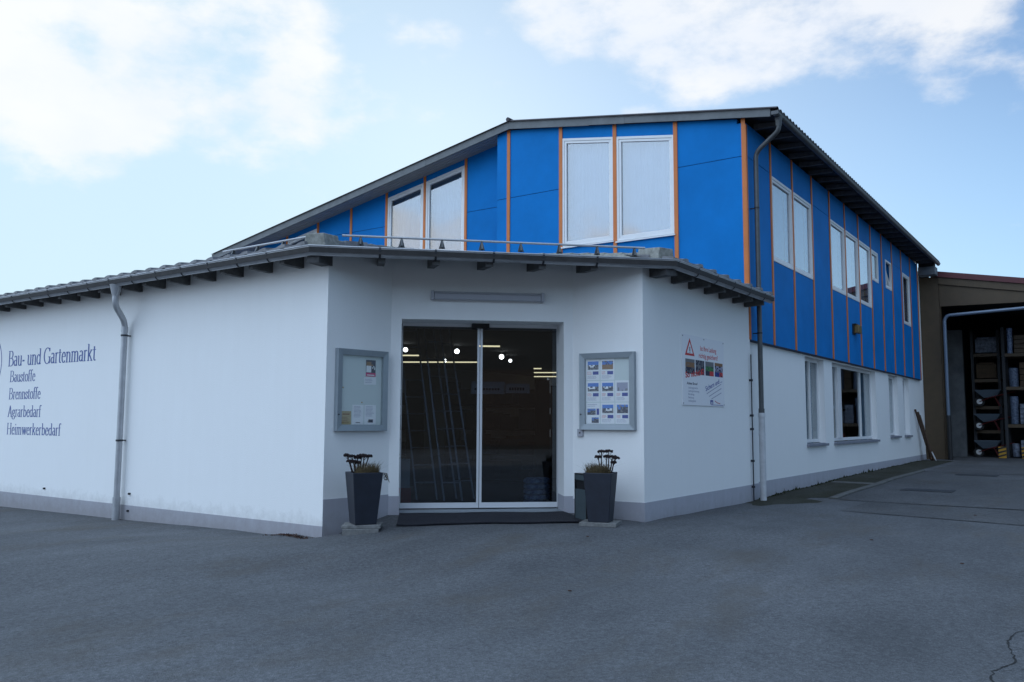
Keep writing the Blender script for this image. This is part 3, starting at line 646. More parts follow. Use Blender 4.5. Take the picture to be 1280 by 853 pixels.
for z in (.15, .62, 1.2, 1.45, 2.1): mb.box(3.27, 3.335, 7.385, 7.415, z, z+.04)
mb.build('conduit', 'strap', B)

# porch roof ---------------------------------------------------------
G0 = Vector((-20, -.491)); G1 = Vector((.146, -.491)); G2 = Vector((3.761, 3.143)); G3 = Vector((3.761, 7.44))
TA = math.tan(R_(10)); ZE = 3.655
GD = (G2-G1).normalized(); GN = Vector((-GD.y, GD.x))
def dist(x, y): return (y+.491, (Vector((x, y))-G1).dot(GN), 3.761-x)
def hz(x, y): return ZE+TA*min(dist(x, y))
PM = Vector((-2.43, 5.70))
polys = [[G0, G1, PM, Vector((-4.7, 7.97)), Vector((-20, 7.97))], [G1, G2, PM], [G2, Vector((3.761, 7.44)), Vector((3.2, 7.44)), Vector((-2.6, 7.44)), Vector((-2.6, 7.97)), Vector((-4.7, 7.97)), PM]]
for k, pl in enumerate(polys):
    mb = MB(); mb.prism([(p.x, p.y, ZE+TA*dist(p.x, p.y)[k]-.02) for p in pl], (0, 0, -.07)); mb.build('porch_roof_deck', 'darkwood', B)
def tiles(k, org, e, s, umax, vmax, ok, tw=.40, amp=1.05):
    """org plan point on the eave line, e along the eave, s up-slope; one mesh of interlocking tiles"""
    mb = MB(); tl = .38
    b0 = .018 if amp > 1 else 0
    prof = [(0, b0), (tw*.12, b0-.004), (tw*.55, b0+.006*amp), (tw*.68, b0+.024*amp), (tw*.84, b0+.036*amp), (tw*.97, b0+.034*amp), (tw*1.0, -.004)]
    for j in range(int(vmax/tl)+1):
        for i in range(int(umax/tw)+1):
            cu, cv = (i+.5)*tw, (j+.5)*tl-.05; c = org+e*cu+s*cv
            if not ok(c.x, c.y, k): continue
            vs = []
            jit = random.uniform(-.004, .006)
            for v, lift in ((j*tl+.055, .022*amp+jit), ((j+1)*tl+.095, .0)):
                for pu, pz in prof:
                    p = org+e*(i*tw+pu)+s*v; z = ZE+TA*v
                    vs.append((p.x, p.y, z+pz+lift)); 
            n = len(prof)
            lo = [(vx, vy, vz-.05) for vx, vy, vz in vs[:n]]
            mb.add(vs+lo, [(a, a+1, n+a+1, n+a) for a in range(n-1)]+[(a+1, a, 2*n+a, 2*n+a+1) for a in range(n-1)]+[(0, n, 2*n), (n-1, 3*n-1, 2*n-1)])
    return mb
def okr(x, y, k):
    d = dist(x, y)
    if d[k] > min(d)+.06: return False
    if y > (7.40 if x > -2.6 else 7.9): return False
    return True
tiles(0, G0, Vector((1, 0)), Vector((0, 1)), 20.2, 8.4, okr).build('roof_tiles', 'tile', B)
tiles(1, G1, GD, GN, (G2-G1).length, 7, okr, amp=.12).build('roof_tiles', 'tile', B)
tiles(2, G2, Vector((0, 1)), Vector((-1, 0)), 4.35, 7.5, okr, tw=.55, amp=1.2).build('roof_tiles', 'tile', B)
def hipcap(a, b, first):
    mb = MB(); a = Vector(a); b = Vector(b); d = (b-a).normalized(); p = Vector((-d.y, d.x)); L = (b-a).length; n = int(L/.42)
    for i in range(n):
        A = a+d*(L*i/n-.0); Bq = a+d*(L*(i+1)/n+.03); w = .13 if i else .16; h = .10 if i else .17
        za, zb_ = hz(*A)+.0, hz(*Bq)+.0
        q = [(A+p*w, za), (A+p*w*.8, za+h), (A-p*w*.8, za+h), (A-p*w, za)]; r = [(Bq+p*w, zb_), (Bq+p*w*.8, zb_+h-.02), (Bq-p*w*.8, zb_+h-.02), (Bq-p*w, zb_)]
        vs = [(c.x, c.y, z) for c, z in q+r]; mb.add(vs, [(0, 1, 2, 3), (4, 7, 6, 5), (0, 4, 5, 1), (1, 5, 6, 2), (2, 6, 7, 3), (3, 7, 4, 0)])
    return mb.build('hip_cap', 'hip', B, bevel=.008)
hd1 = (PM-G1).normalized(); hd2 = (PM-G2).normalized()
hipcap(G1+hd1*.16, PM, 1); hipcap(G2+hd2*.22, PM, 1); hipcap(PM, Vector((-4.6, 7.87)), 0)
mb = MB(); mb.box(3.17, 3.30, 7.40, 7.45, ZE+.13, ZE+.20); mb.build('flashing', 'white', B)
# gutter
gp = [G0, G1, G2, G3]
mb = MB(); sweep(mb, gp, uprof(.07, .125), ZE+.0, 1)
cap = [(o_, z_) for o_, z_ in uprof(.07, .125)[:11]]
mb.add([(3.761-o_, 7.44, ZE+z_) for o_, z_ in cap], [tuple(range(11))])
mb.tube([(-20, -.491, ZE), (G1.x, G1.y, ZE), (G2.x, G2.y, ZE), (G3.x, G3.y, ZE)], .010, 6)
PG = mb.build('gutter', 'zinc', B, smooth=True)
def bracket(a, d, nrm):
    mb = MB(); k = 10; w = .014
    vs = []
    for i in range(k+1):
        o_ = .07-.076*math.cos(math.pi*i/k); z_ = -.132*math.sin(math.pi*i/k)
        for s_ in (-w, w): p = a+nrm*o_+d*s_; vs.append((p.x, p.y, ZE+z_+(.008 if i in (0,) else 0)))
    mb.add(vs, [(2*i, 2*i+1, 2*i+3, 2*i+2) for i in range(k)])
    o = mb.build('gutter_bracket', 'strap', PG); s_ = o.modifiers.new('s', 'SOLIDIFY'); s_.thickness = .004; s_.offset = 0
x = -.72
while x > -19.5: bracket(Vector((x, -.491)), Vector((1, 0)), Vector((0, 1))); x -= .67
for u in (.93, 1.68, 2.48, 3.18, 3.95): bracket(G1+GD*u, GD, GN)
for y in (3.95, 4.7, 5.45, 6.2, 6.95): bracket(Vector((3.761, y)), Vector((0, 1)), Vector((-1, 0)))
# rafter tails
def rafter(a, d, L, z, w=.08, h=.13, m='darkwood', rise=TA):
    mb = MB(); p = Vector((-d.y, d.x))*w/2; b = a+d*L; q0, q1 = a-p, a+p
    vs = []
    for (pt, zz) in ((a, z), (b, z+rise*L)):
        for sgn in (-1, 1):
            c = pt+p*sgn; vs += [(c.x, c.y, zz), (c.x, c.y, zz-(h if pt is b else h*.62))]
    mb.add(vs, [(0, 1, 3, 2), (4, 6, 7, 5), (0, 4, 5, 1), (2, 3, 7, 6), (0, 2, 6, 4), (1, 5, 7, 3)])
    mb.build('rafter_tail', m, B)
zs_ = ZE-.07
x = -.55
while x > -19.5: rafter(Vector((x, -.36)), Vector((0, 1)), .37, zs_+TA*.14, w=.09, h=.19, m='eavewood'); x -= .67
for u in (.96, 1.70, 2.44, 3.19, 3.94):
    rafter(G1+GD*u+GN*.13, GN, 1.5, zs_+TA*.14, w=.10, h=.21, m='eavewood')
for y in (3.42, 4.05, 4.7, 5.35, 6.0, 6.65, 7.25): rafter(Vector((3.62, y)), Vector((-1, 0)), .36, zs_+TA*.14, w=.10, h=.20, m='eavewood')
for G, C, in ((G1, C1), (G2, C2)):
    d = ((PM-G).normalized()); rafter(G+d*.13, d, .9, zs_+.01, w=.17, h=.24, m='greywood', rise=TA*.9)
# snow guard rails on brackets
def guard(org, e, s, u0, u1, lab):
    mb = MB(); v = .30; zz = ZE+TA*v+.16
    a = org+e*u0+s*v; b = org+e*u1+s*v
    mb.tube([(a.x, a.y, zz), (b.x, b.y, zz)], .016, 8)
    r = mb.build('snow_guard', 'zinc', B, smooth=True)
    u = u0+.25
    while u < u1-.05:
        p = org+e*u+s*v; z0 = ZE+TA*v+.04; mb = MB()
        for sg, dv in ((1, .07), (1, -.07)):
            mb.prism([(p.x+s.x*dv-e.x*.012, p.y+s.y*dv-e.y*.012, z0), (p.x-e.x*.012, p.y-e.y*.012, zz+.012), (p.x-s.x*dv*.25-e.x*.012, p.y-s.y*dv*.25-e.y*.012, zz-.01), (p.x-e.x*.012, p.y-e.y*.012, z0)], (e.x*.024, e.y*.024, 0))
        mb.prism([(p.x-e.x*.045, p.y-e.y*.045, z0-.01), (p.x+e.x*.045, p.y+e.y*.045, z0-.01), (p.x+e.x*.014, p.y+e.y*.014, zz-.015), (p.x-e.x*.014, p.y-e.y*.014, zz-.015)], (s.x*.012, s.y*.012, 0))
        mb.build('guard_bracket', 'zincdark', r); u += .56
guard(G1, GD, GN, .42, 4.75, '')
guard(G0, Vector((1, 0)), Vector((0, 1)), 17.9, 19.85, '')
# left downpipe
mb = MB(); p2 = rounded([(-4.62, -.42, 3.44), (-4.62, -.42, 3.22), (-4.84, -.105, 2.98), (-4.84, -.105, 2.7), (-4.84, -.105, .02)], .13)
mb.tube([(-4.62, -.42, 3.56), (-4.62, -.42, 3.50), (-4.62, -.42, 3.38)], [.10, .085, .056], 14); mb.tube(p2, .05, 16)
mb.tube([(-4.84, -.105, 2.90), (-4.84, -.105, 2.82)], .057, 14)
mb.tube([(-4.84, -.105, -.02), (-4.84, -.105, .06)], .062, 14); mb.tube([(-4.84, -.105, -.6), (-4.84, -.105, .0)], .060, 14)
d2 = mb.build('downpipe', 'zinc', B, smooth=True)
for z in (2.74, .98):
    mb = MB(); mb.tube([(-4.84, -.105, z), (-4.84, -.105, z+.03)], .058, 12); mb.box(-4.86, -4.82, -.06, 0, z+.005, z+.025); mb.build('pipe_clip', 'strap', d2)
mb = MB()
for (x, z) in ((-4.62, .12), (-4.64, -.16), (-7.43, .07)): mb.tube([(x, -.0, z), (x, -.035, z)], .018, 8)
mb.build('wall_hook', 'iron', B)

# ---------------- lettering on the left wall (hand drawn serif)
def arc(cx, cy, rx, ry, a0, a1, n=10): return [(cx+rx*math.cos(R_(a0+(a1-a0)*k/n)), cy+ry*math.sin(R_(a0+(a1-a0)*k/n))) for k in range(n+1)]
def ser(x, y, w=.24): return [(x-w/2, y), (x+w/2, y)]
xh = .64
GLY = {
 'B': (.68, [[(.14, 0), (.14, 1)], [(.03, 1), (.36, 1)]+arc(.34, .76, .2, .24, 90, -90)+[(.14, .52)], [(.34, .52)]+arc(.36, .26, .25, .26, 90, -90)+[(.03, 0)]]),
 'a': (.47, [arc(.22, .50, .13, .14, 150, 20, 6)+[(.35, .45), (.35, .1)]+arc(.41, .07, .06, .06, 180, 300, 4), [(.35, .38)]+arc(.20, .19, .14, .18, 70, 290)+[(.35, .13)]]),
 'u': (.54, [[(.02, xh), (.12, xh), (.12, .2)]+arc(.26, .17, .14, .17, 180, 340), [(.42, xh), (.42, 0), (.5, .03)], [(.33, xh), (.42, xh)]]),
 '-': (.34, [[(.05, .30), (.28, .30)], [(.05, .27), (.28, .27)], [(.05, .33), (.28, .33)]]),
 ' ': (.26, []),
 'n': (.54, [[(.02, xh-.03), (.12, xh), (.12, 0)], arc(.27, .44, .15, .19, 150, 0)+[(.42, 0)], ser(.12, 0, .2), ser(.42, 0, .2)]),
 'm': (.82, [[(.02, xh-.03), (.12, xh), (.12, 0)], arc(.26, .45, .14, .19, 150, 0)+[(.40, 0)], arc(.55, .45, .14, .19, 150, 0)+[(.69, 0)], ser(.12, 0, .2), ser(.40, 0, .2), ser(.69, 0, .2)]),
 'd': (.54, [[(.30, 1), (.41, 1), (.41, .0), (.5, .03)], arc(.24, .31, .18, .31, 40, 320)]),
 'b': (.54, [[(.02, 1), (.12, 1), (.12, 0)], arc(.28, .31, .18, .31, 140, -140)]),
 'G': (.80, [arc(.42, .5, .34, .51, 50, 320, 18), [(.66, .78), (.66, .98)], [(.68, .02), (.68, .42)], ser(.66, .42, .24)]),
 'r': (.38, [[(.02, xh-.03), (.12, xh), (.12, 0)], arc(.25, .48, .13, .16, 160, 50, 6), ser(.12, 0, .2)]),
 't': (.33, [[(.14, .84), (.14, .14)]+arc(.23, .12, .09, .12, 180, 310, 6), [(.02, xh), (.29, xh)]]),
 'e': (.47, [[(.08, .36), (.40, .36)]+arc(.24, .36, .16, .28, 0, 100, 8)+arc(.25, .31, .18, .32, 110, 320, 12)]),
 'k': (.54, [[(.02, 1), (.12, 1), (.12, 0)], [(.14, .28), (.40, xh)], [(.22, .36), (.46, 0)], ser(.12, 0, .2), ser(.44, 0, .18), ser(.40, xh, .18)]),
 's': (.38, [arc(.20, .48, .13, .15, 30, 200, 8)+arc(.19, .16, .14, .17, 80, -160, 10), [(.32, .46), (.32, .6)], [(.05, .04), (.05, .18)]]),
 'o': (.50, [arc(.25, .32, .20, .32, 0, 360, 20)]),
 'f': (.32, [[(.13, 0), (.13, .82)]+arc(.25, .84, .12, .17, 180, 40, 6), [(.02, xh), (.28, xh)], ser(.13, 0, .2)]),
 'A': (.70, [[(.09, 0), (.35, 1)], [(.34, 1), (.60, 0)], [(.36, 1), (.62, 0)], [(.17, .34), (.52, .34)], ser(.09, 0, .2), ser(.61, 0, .22)]),
 'g': (.50, [arc(.22, .44, .15, .19, 0, 360, 16), [(.12, .28), (.10, .16), (.38, .08)]+arc(.24, -.08, .19, .13, 40, -220, 14)+[(.16, .06)], [(.34, .58), (.46, .62)]]),
 'H': (.78, [[(.14, 0), (.14, 1)], [(.62, 0), (.62, 1)], [(.14, .5), (.62, .5)], ser(.14, 0), ser(.14, 1), ser(.62, 0), ser(.62, 1)]),
 'i': (.28, [[(.03, xh-.02), (.13, xh), (.13, 0)], ser(.13, 0, .2), [(.13, .84), (.13, .92)]]),
 'w': (.74, [[(.08, xh), (.24, 0)], [(.24, 0), (.38, xh)], [(.36, xh), (.52, 0)], [(.52, 0), (.66, xh)], ser(.08, xh, .18), ser(.36, xh, .18), ser(.66, xh, .16)]),
}
def wallword(word, x0, x1, z, cap):
    W_ = sum(GLY[c][0] for c in word); sx = (x1-x0)/W_; mb = MB(); x = x0; lay = 0
    for c in word:
        adv, strokes = GLY[c]
        for st in strokes:
            lay += 1; yy = -.0015-.00012*(lay % 9)
            for i in range(len(st)-1):
                (ax, ay), (bx, by) = st[i], st[i+1]; dx, dy = bx-ax, by-ay; L = math.hypot(dx, dy)
                if L < 1e-5: continue
                nx, ny = -dy/L, dx/L; h = math.hypot(.060*nx, .020*ny); e = .01
                ax -= dx/L*e; bx += dx/L*e; ay -= dy/L*e; by += dy/L*e
                q = [(ax+nx*h, ay+ny*h), (ax-nx*h, ay-ny*h), (bx-nx*h, by-ny*h), (bx+nx*h, by+ny*h)]
                mb.add([(x+a*sx, yy-.00002*i, z+b*cap) for a, b in q], [(0, 1, 2, 3)])
        x += adv*sx
    mb.build('lettering', 'wallblue', B)
wallword('Bau- und Gartenmarkt', -9.16, -5.90, 2.385, .295)
wallword('Baustoffe', -9.05, -8.03, 2.07, .215)
wallword('Brennstoffe', -9.05, -7.79, 1.73, .215)
wallword('Agrarbedarf', -9.05, -7.74, 1.385, .215)
wallword('Heimwerkerbedarf', -9.05, -6.98, 1.045, .215)
mb = MB(); vs = []; n = 72
for k in range(n+1):
    a = 2*math.pi*k/n
    for r in (.635, .66): vs.append((-10.09+r*math.cos(a), -.0015, 2.46+r*math.sin(a)))
mb.add(vs, [(2*k, 2*k+1, 2*k+3, 2*k+2) for k in range(n)]); mb.build('emblem_ring', 'wallblue', B)

# ---------------- entrance door (part of the building)
GDp = .48
def dbx(mb, ua, ub, da, db, za, zb): mb.prism([DW(ua, da, za), DW(ub, da, za), DW(ub, db, za), DW(ua, db, za)], (0, 0, zb-za))
mb = MB(); dbx(mb, u0+.006, u1-.006, GDp+.06, GDp+.14, 2.76, ztop); dbx(mb, u0, u1, .02, GDp+.1, -.3, .018); dr = mb.build('sliding_door', 'casegrey', B)
uc = 1.358
for (a, b) in ((u0+.008, uc-.004), (uc+.004, u1-.008)):
    mb = MB(); w = .036
    dbx(mb, a, b, GDp, GDp+.035, .035, .115); dbx(mb, a, b, GDp, GDp+.035, 2.79, ztop-.001)
    side = (a < uc-.5)
    dbx(mb, (b-w if side else a), (b if side else a+w), GDp-.001, GDp+.036, .115, 2.79)
    dbx(mb, (a if side else b-.012), (a+.012 if side else b), GDp, GDp+.035, .115, 2.79)
    f = mb.build('door_leaf', 'alu', dr, bevel=.002)
    if True:
        mb = MB(); dbx(mb, a+.012, b-.012, GDp+.014, GDp+.020, .115, 2.79); mb.build('glass_panel', 'doorglass', dr)
mb = MB(); dbx(mb, uc-.135, uc+.135, GDp-.09, GDp-.002, 2.765, ztop-.001); mb.build('door_sensor', 'black', dr, bevel=.006)

# ---------------- entrance lamp, socket
L = thing('entrance_lamp', 'long unlit white tube lamp on the wall above the entrance door', 'lamp', DW(1.42, 0, 3.18), math.atan2(DU.y, DU.x))
mb = MB(); mb.box(-.83, .83, -.06, -.001, -.02, .075); mb.build('housing', 'diffuser', L, bevel=.006)
mb = MB(); mb.box(-.80, .80, -.11, -.05, -.05, .045); mb.build('cover', 'diffuser', L, bevel=.018)
mb = MB(); mb.box(-.845, -.80, -.115, -.001, -.055, .08); mb.box(.80, .845, -.115, -.001, -.055, .08); mb.build('end_cap', 'diffuser', L, bevel=.006)
rd = (C2-Q2).normalized(); rn = Vector((rd.y, -rd.x))
def RW(u, out, z): p = Q2+rd*u+rn*out; return Vector((p.x, p.y, z))
sk = thing('key_switch', 'small grey switch box on the wall below the right notice case', 'switch', RW(.13, 0, 1.18), math.atan2(rd.y, rd.x))
mb = MB(); mb.box(-.045, .045, -.035, -.001, -.055, .055); mb.build('housing', 'diffuser', sk, bevel=.004)
mb = MB(); mb.tube([(0, -.034, .0), (0, -.042, .0)], .012, 10); mb.build('key_hole', 'black', sk)

# ---------------- notice cases
def case(label, loc, rz, w, h, dep=.075):
    t = thing('notice_case', label, 'notice case', loc, rz)
    def bar(pts): return pts
    mb = MB(); f = .085
    O = [(0, 0), (w, 0), (w, h), (0, h)]; I = [(f, f), (w-f, f), (w-f, h-f), (f, h-f)]
    for k in range(4):
        a, b = O[k], O[(k+1) % 4]; c, d = I[(k+1) % 4], I[k]
        mb.add([(a[0], -.001, a[1]), (b[0], -.001, b[1]), (b[0], -dep+.02, b[1]), (a[0], -dep+.02, a[1]), (b[0]*.97+c[0]*.03, -dep, b[1]*.97+c[1]*.03), (a[0]*.97+d[0]*.03, -dep, a[1]*.97+d[1]*.03), (c[0], -dep+.012, c[1]), (d[0], -dep+.012, d[1]), (c[0], -.02, c[1]), (d[0], -.02, d[1])],
               [(0, 1, 2, 3), (3, 2, 4, 5), (5, 4, 6, 7), (7, 6, 8, 9)])
    mb.build('frame', 'casegrey', t)
    mb = MB(); mb.box(.01, w-.01, -.02, -.001, .01, h-.01); mb.build('back_panel', 'caseback', t)
    mb = MB(); mb.box(f-.004, w-f+.004, -dep+.016, -dep+.021, f-.004, h-f+.004); mb.build('glass', 'caseglass', t)
    mb = MB(); mb.tube([(w*.03, -dep+.01, h*.2), (w*.03, -dep-.008, h*.2)], .010, 8); mb.build('lock', 'black', t)
    return t
ld = (Q1-C1).normalized(); lang = math.atan2(ld.y, ld.x)
def LW(u, out, z): p = C1+ld*u+Vector((ld.y, -ld.x))*out; return Vector((p.x, p.y, z))
case('grey notice case with mostly empty board left of the entrance', LW(.145, 0, 1.20), lang, .885, 1.14)
case('grey notice case full of property leaflets right of the entrance', RW(.14, 0, 1.225), math.atan2(rd.y, rd.x), .885, 1.13)
PAL = ['paper', 'ink', 'red', 'pink', 'pblue', 'skyb', 'brownp', 'greenp', 'greyp', 'tan', 'textgrey']
PI_ = {n: i for i, n in enumerate(PAL)}
def sheet(name, label, cat, loc, rz, w, h, items, base='paper', group=None, tilt=0, th=.001):
    """a sheet hanging flat: items = (material, x0,z0,x1,z1) in sheet fractions"""
    mb = MB(); mb.cur = PI_[base]; mb.box(0, w, -th, 0, 0, h)
    lay = 0
    for (m_, x0, z0, x1, z1) in items:
        mb.cur = PI_[m_]; lay += 1; y = -th-.0006-.00002*lay
        mb.add([(x0*w, y, z0*h), (x1*w, y, z0*h), (x1*w, y, z1*h), (x0*w, y, z1*h)], [(0, 1, 2, 3)])
    o = mb.build(name, PAL); o.location = loc; o.rotation_euler = (0, tilt, rz); return tag(o, label, cat, group)
def photo(x0, z0, x1, z1, kind, nx=9, nz_=7):
    out = []; cx = random.uniform(.35, .65)
    for i in range(nx):
        for j in range(nz_):
            u, v = (i+.5)/nx, (j+.5)/nz_; r = random.random()
            if kind == 'house': c = 'skyb' if v > .62-.25*abs(u-cx) and v > .5 else ('paper' if abs(u-cx) < .3 and v > .28 and r < .8 else ('greyp' if r < .6 else 'ink'))
            elif kind == 'brown': c = ('skyb' if r < .6 else 'ink') if v > .6 else 'brownp'
            elif kind == 'dark': c = 'skyb' if v > .75-.6*(u < .3) and v > .45 and r < .7 else ('ink' if r < .75 else 'greyp')
            elif kind == 'grey': c = 'textgrey' if v > .5 else 'caseback' if False else 'greyp' if r < .15 else 'textgrey'
            elif kind == 'truck': c = 'greyp' if v > .75 else ('brownp' if v > .4 and r < .8 else ('ink' if r < .6 else 'greyp'))
            elif kind == 'reddark': c = 'red' if (u > .55 and v < .45 and r < .7) else ('greyp' if r < .5 else 'ink')
            elif kind == 'green': c = 'greyp' if v > .7 else ('greenp' if v > .35 and r < .7 else ('red' if u > .5 and v < .3 else 'ink'))
            elif kind == 'bluetruck': c = 'brownp' if v > .75 else ('textgrey' if v > .35 and r < .7 else ('pblue' if u < .6 else 'red') if r < .7 else 'ink')
            elif kind == 'face': c = 'ink' if (u > .5 and r < .75) or v > .85 else ('brownp' if v > .6 else 'paper')
            out.append((c, x0+(x1-x0)*i/nx, z0+(z1-z0)*j/nz_, x0+(x1-x0)*(i+1)/nx, z0+(z1-z0)*(j+1)/nz_))
    return out
def textlines(x0, x1, z0, z1, n, m_='textgrey', full=.9):
    out = []
    for k in range(n):
        z = z1-(z1-z0)*(k+.5)/n; h = (z1-z0)/n*.35; x = x0; xe = x0+(x1-x0)*random.uniform(full-.25, full)
        while x < xe:
            l = random.uniform(.03, .10)*(x1-x0+.3); out.append((m_, x, z-h/2, min(x+l, xe), z+h/2)); x += l+.02
    return out
# left case sheets
def lsheet(u, z, w, h, items, name, label, base='paper', tilt=0): sheet(name, label, 'leaflet' if name != 'event_poster' else 'poster', LW(u, .022, z), lang, w, h, items, base, tilt=tilt)
lsheet(.66, 1.97, .175, .235, [('ink', 0, 0, 1, 1)]+photo(.05, .25, .95, .97, 'face', 9, 9)+[('pink', 0, 0, 1, .22), ('paper', .12, .06, .88, .11)], 'event_poster', 'dark photo poster with magenta foot in the left notice case', tilt=0)
lsheet(.635, 1.85, .215, .105, textlines(.1, .9, .2, .85, 3), 'leaflet', 'small white note hung under the magenta poster', tilt=R_(-2))
lsheet(.235, 1.29, .185, .185, textlines(.12, .9, .1, .6, 4, 'brownp')+[('brownp', .2, .72, .85, .82)], 'leaflet', 'small tan card at the bottom left of the left notice case', base='tan')
lsheet(.44, 1.29, .195, .275, textlines(.12, .9, .35, .95, 9)+[('greyp', .3, .08, .7, .12)], 'leaflet', 'white typed sheet beside the tan card')
lsheet(.65, 1.29, .205, .275, textlines(.12, .9, .4, .95, 8)+[('ink', .35, .1, .75, .26), ('greyp', .3, .1, .4, .2)], 'leaflet', 'white typed sheet with small dark picture in the bottom right corner')
for k, (u, z) in enumerate(((.27, 1.80), (.60, 1.60))):
    mb = MB(); p = LW(u, .021, z); q = LW(u, .032, z); mb.tube([p, q], .008, 8); tag(mb.build('drawing_pin', 'yellow'), ['yellow pin alone at the left of the felt board', 'yellow pin just above the two typed sheets'][k], 'pin')
# right case leaflets, 3 x 3 with the top right one missing
rows = [1.975, 1.655, 1.335]; cols = [.233, .468, .703]
kinds = [['house', 'brown', None], ['house', 'house', 'grey'], ['dark', 'house', 'dark']]
labs = [['property leaflet with pale house photo, top left of the right case', 'property leaflet with brown field photo, top middle of the right case', None],
        ['property leaflet with house photo, middle row left of the right case', 'property leaflet with blue sky and white block, centre of the right case', 'property leaflet with faint grey photo, middle row right of the right case'],
        ['property leaflet with two dark photos, bottom left of the right case', 'property leaflet with white gabled house, bottom middle of the right case', 'property leaflet with dark tree photo, bottom right of the right case']]
for r in range(3):
    for c in range(3):
        if not kinds[r][c]: continue
        it = photo(.12, .50, .92, .90, kinds[r][c])+[('pblue', .5, .26, .92, .42)]+textlines(.1, .45, .26, .42, 3, 'red')+textlines(.1, .9, .06, .22, 3)
        if r == 2 and c == 0: it = photo(.08, .42, .7, .72, 'dark')+[('pblue', .76, .42, .95, .72)]+photo(.4, .04, .92, .3, 'dark')+textlines(.1, .9, .8, .95, 2)
        sheet('property_leaflet', labs[r][c], 'leaflet', RW(cols[c]-.0, .022, rows[r]-.02), math.atan2(rd.y, rd.x), (.222 if c < 2 else .218), .308, it, group='property leaflets in the right notice case')

# ---------------- safety poster on the right wall
def text_mesh(body, size, m_, parent, loc, rot, name='lettering', ext=.0004, sx=1, bold=0):
    cu = bpy.data.curves.new(name, 'FONT'); cu.body = body; cu.size = size; cu.extrude = ext; cu.offset = bold
    tmp = bpy.data.objects.new('tmp', cu); COL.objects.link(tmp); dg = bpy.context.evaluated_depsgraph_get(); dg.update()
    me = bpy.data.meshes.new_from_object(tmp.evaluated_get(dg)); bpy.data.objects.remove(tmp); me.materials.clear(); me.materials.append(M[m_])
    o = bpy.data.objects.new(name, me); COL.objects.link(o); o.parent = parent; o.location = loc; o.rotation_euler = rot; o.scale = (sx, 1, 1); return o
PS = thing('safety_poster', 'white load safety poster with red warning triangle on the right wall', 'poster', (3.272, 4.35, 1.61), R_(90))
pw, ph = 1.76, 1.12
mb = MB(); mb.box(0, pw, -.012, 0, 0, ph); mb.build('board', 'paper', PS, bevel=.002)
mb = MB()
for (x, z) in ((.03, .03), (pw-.03, .03), (.03, ph-.03), (pw-.03, ph-.03), (pw*.5, ph-.03)): mb.tube([(x, -.012, z), (x, -.017, z)], .010, 8)
mb.build('screw', 'greyp', PS)
def tri(mb, cx, cz, w, h, y): mb.prism([(cx-w/2, y, cz), (cx+w/2, y, cz), (cx, y, cz+h)], (0, -.0008, 0))
mb = MB(); tri(mb, .30, .79, .38, .28, -.0125); t1 = mb.build('warning_triangle', 'red', PS)
mb = MB(); tri(mb, .30, .825, .24, .18, -.0140); mb.build('triangle_field', 'paper', t1)
mb = MB(); mb.box(.285, .315, -.0158, -.0150, .86, .93); mb.box(.285, .315, -.0158, -.0150, .835, .85); mb.build('exclamation_mark', 'ink', t1)
RX = (R_(90), 0, 0)
text_mesh('Ist Ihre Ladung', .11, 'red', PS, (.72, -.0125, .90), RX, sx=1.05, bold=.001)
text_mesh('richtig gesichert?', .11, 'red', PS, (.66, -.0125, .78), RX, sx=1.1, bold=.001)
for k, kd in enumerate(('truck', 'reddark', 'green', 'bluetruck')):
    mb = MB(); x0 = .12+k*.405; ww = .36 if k else .37
    for (m_, a, b, c, d) in photo(0, 0, 1, 1, kd, 12, 9):
        mb.cur = PI_[m_]; mb.add([(x0+a*ww, -.0132, .50+b*.235), (x0+c*ww, -.0132, .50+b*.235), (x0+c*ww, -.0132, .50+d*.235), (x0+a*ww, -.0132, .50+d*.235)], [(0, 1, 2, 3)])
    mb.build('printed_photo', PAL, PS)
text_mesh('So nicht!', .13, 'red', PS, (.12, -.0140, .43), (R_(90), R_(-6), 0), sx=1.3, bold=.003)
text_mesh('Sichern und ...', .115, 'pblue', PS, (.93, -.0125, .24), (R_(90), R_(-14), 0), sx=1.15, bold=.001)
text_mesh('Achten Sie auf', .055, 'ink', PS, (.17, -.0125, .33), RX, sx=1.3, bold=.001)
for k, s_ in enumerate(('Ladungsgewicht', 'Ladungssicherung', 'Bereifung', 'Beladung', 'Anhängelast')):
    text_mesh(s_, .045, 'textgrey', PS, (.22, -.0125, .265-.052*k), RX, sx=1.35)
mb = MB()
for k in range(3):
    a = Vector((.97+.1*k, .20-.04*k)); b = Vector((1.62, .385-.075*k)); d = (b-a).normalized(); n = Vector((-d.y, d.x))*.006
    mb.prism([(a.x+n.x, -.0125, a.y+n.y), (a.x-n.x, -.0125, a.y-n.y), (b.x-n.x, -.0125, b.y-n.y), (b.x+n.x, -.0125, b.y+n.y)], (0, -.0006, 0))
mb.build('rule_lines', 'textgrey', PS)
mb = MB(); mb.box(1.12, 1.24, -.0135, -.0125, .03, .10); mb.box(1.15, 1.68, -.0135, -.0127, .018, .026); lg = mb.build('logo', 'pblue', PS)
mb = MB(); mb.box(1.15, 1.17, -.0145, -.0137, .03, .075); mb.box(1.19, 1.21, -.0145, -.0137, .03, .075); mb.build('logo_cutout', 'paper', lg)
mb = MB(); mb.tube([(1.32, -.013, .09), (1.42, -.013, .06), (1.55, -.013, .05)], .005, 5); mb.build('flourish', 'red', PS)

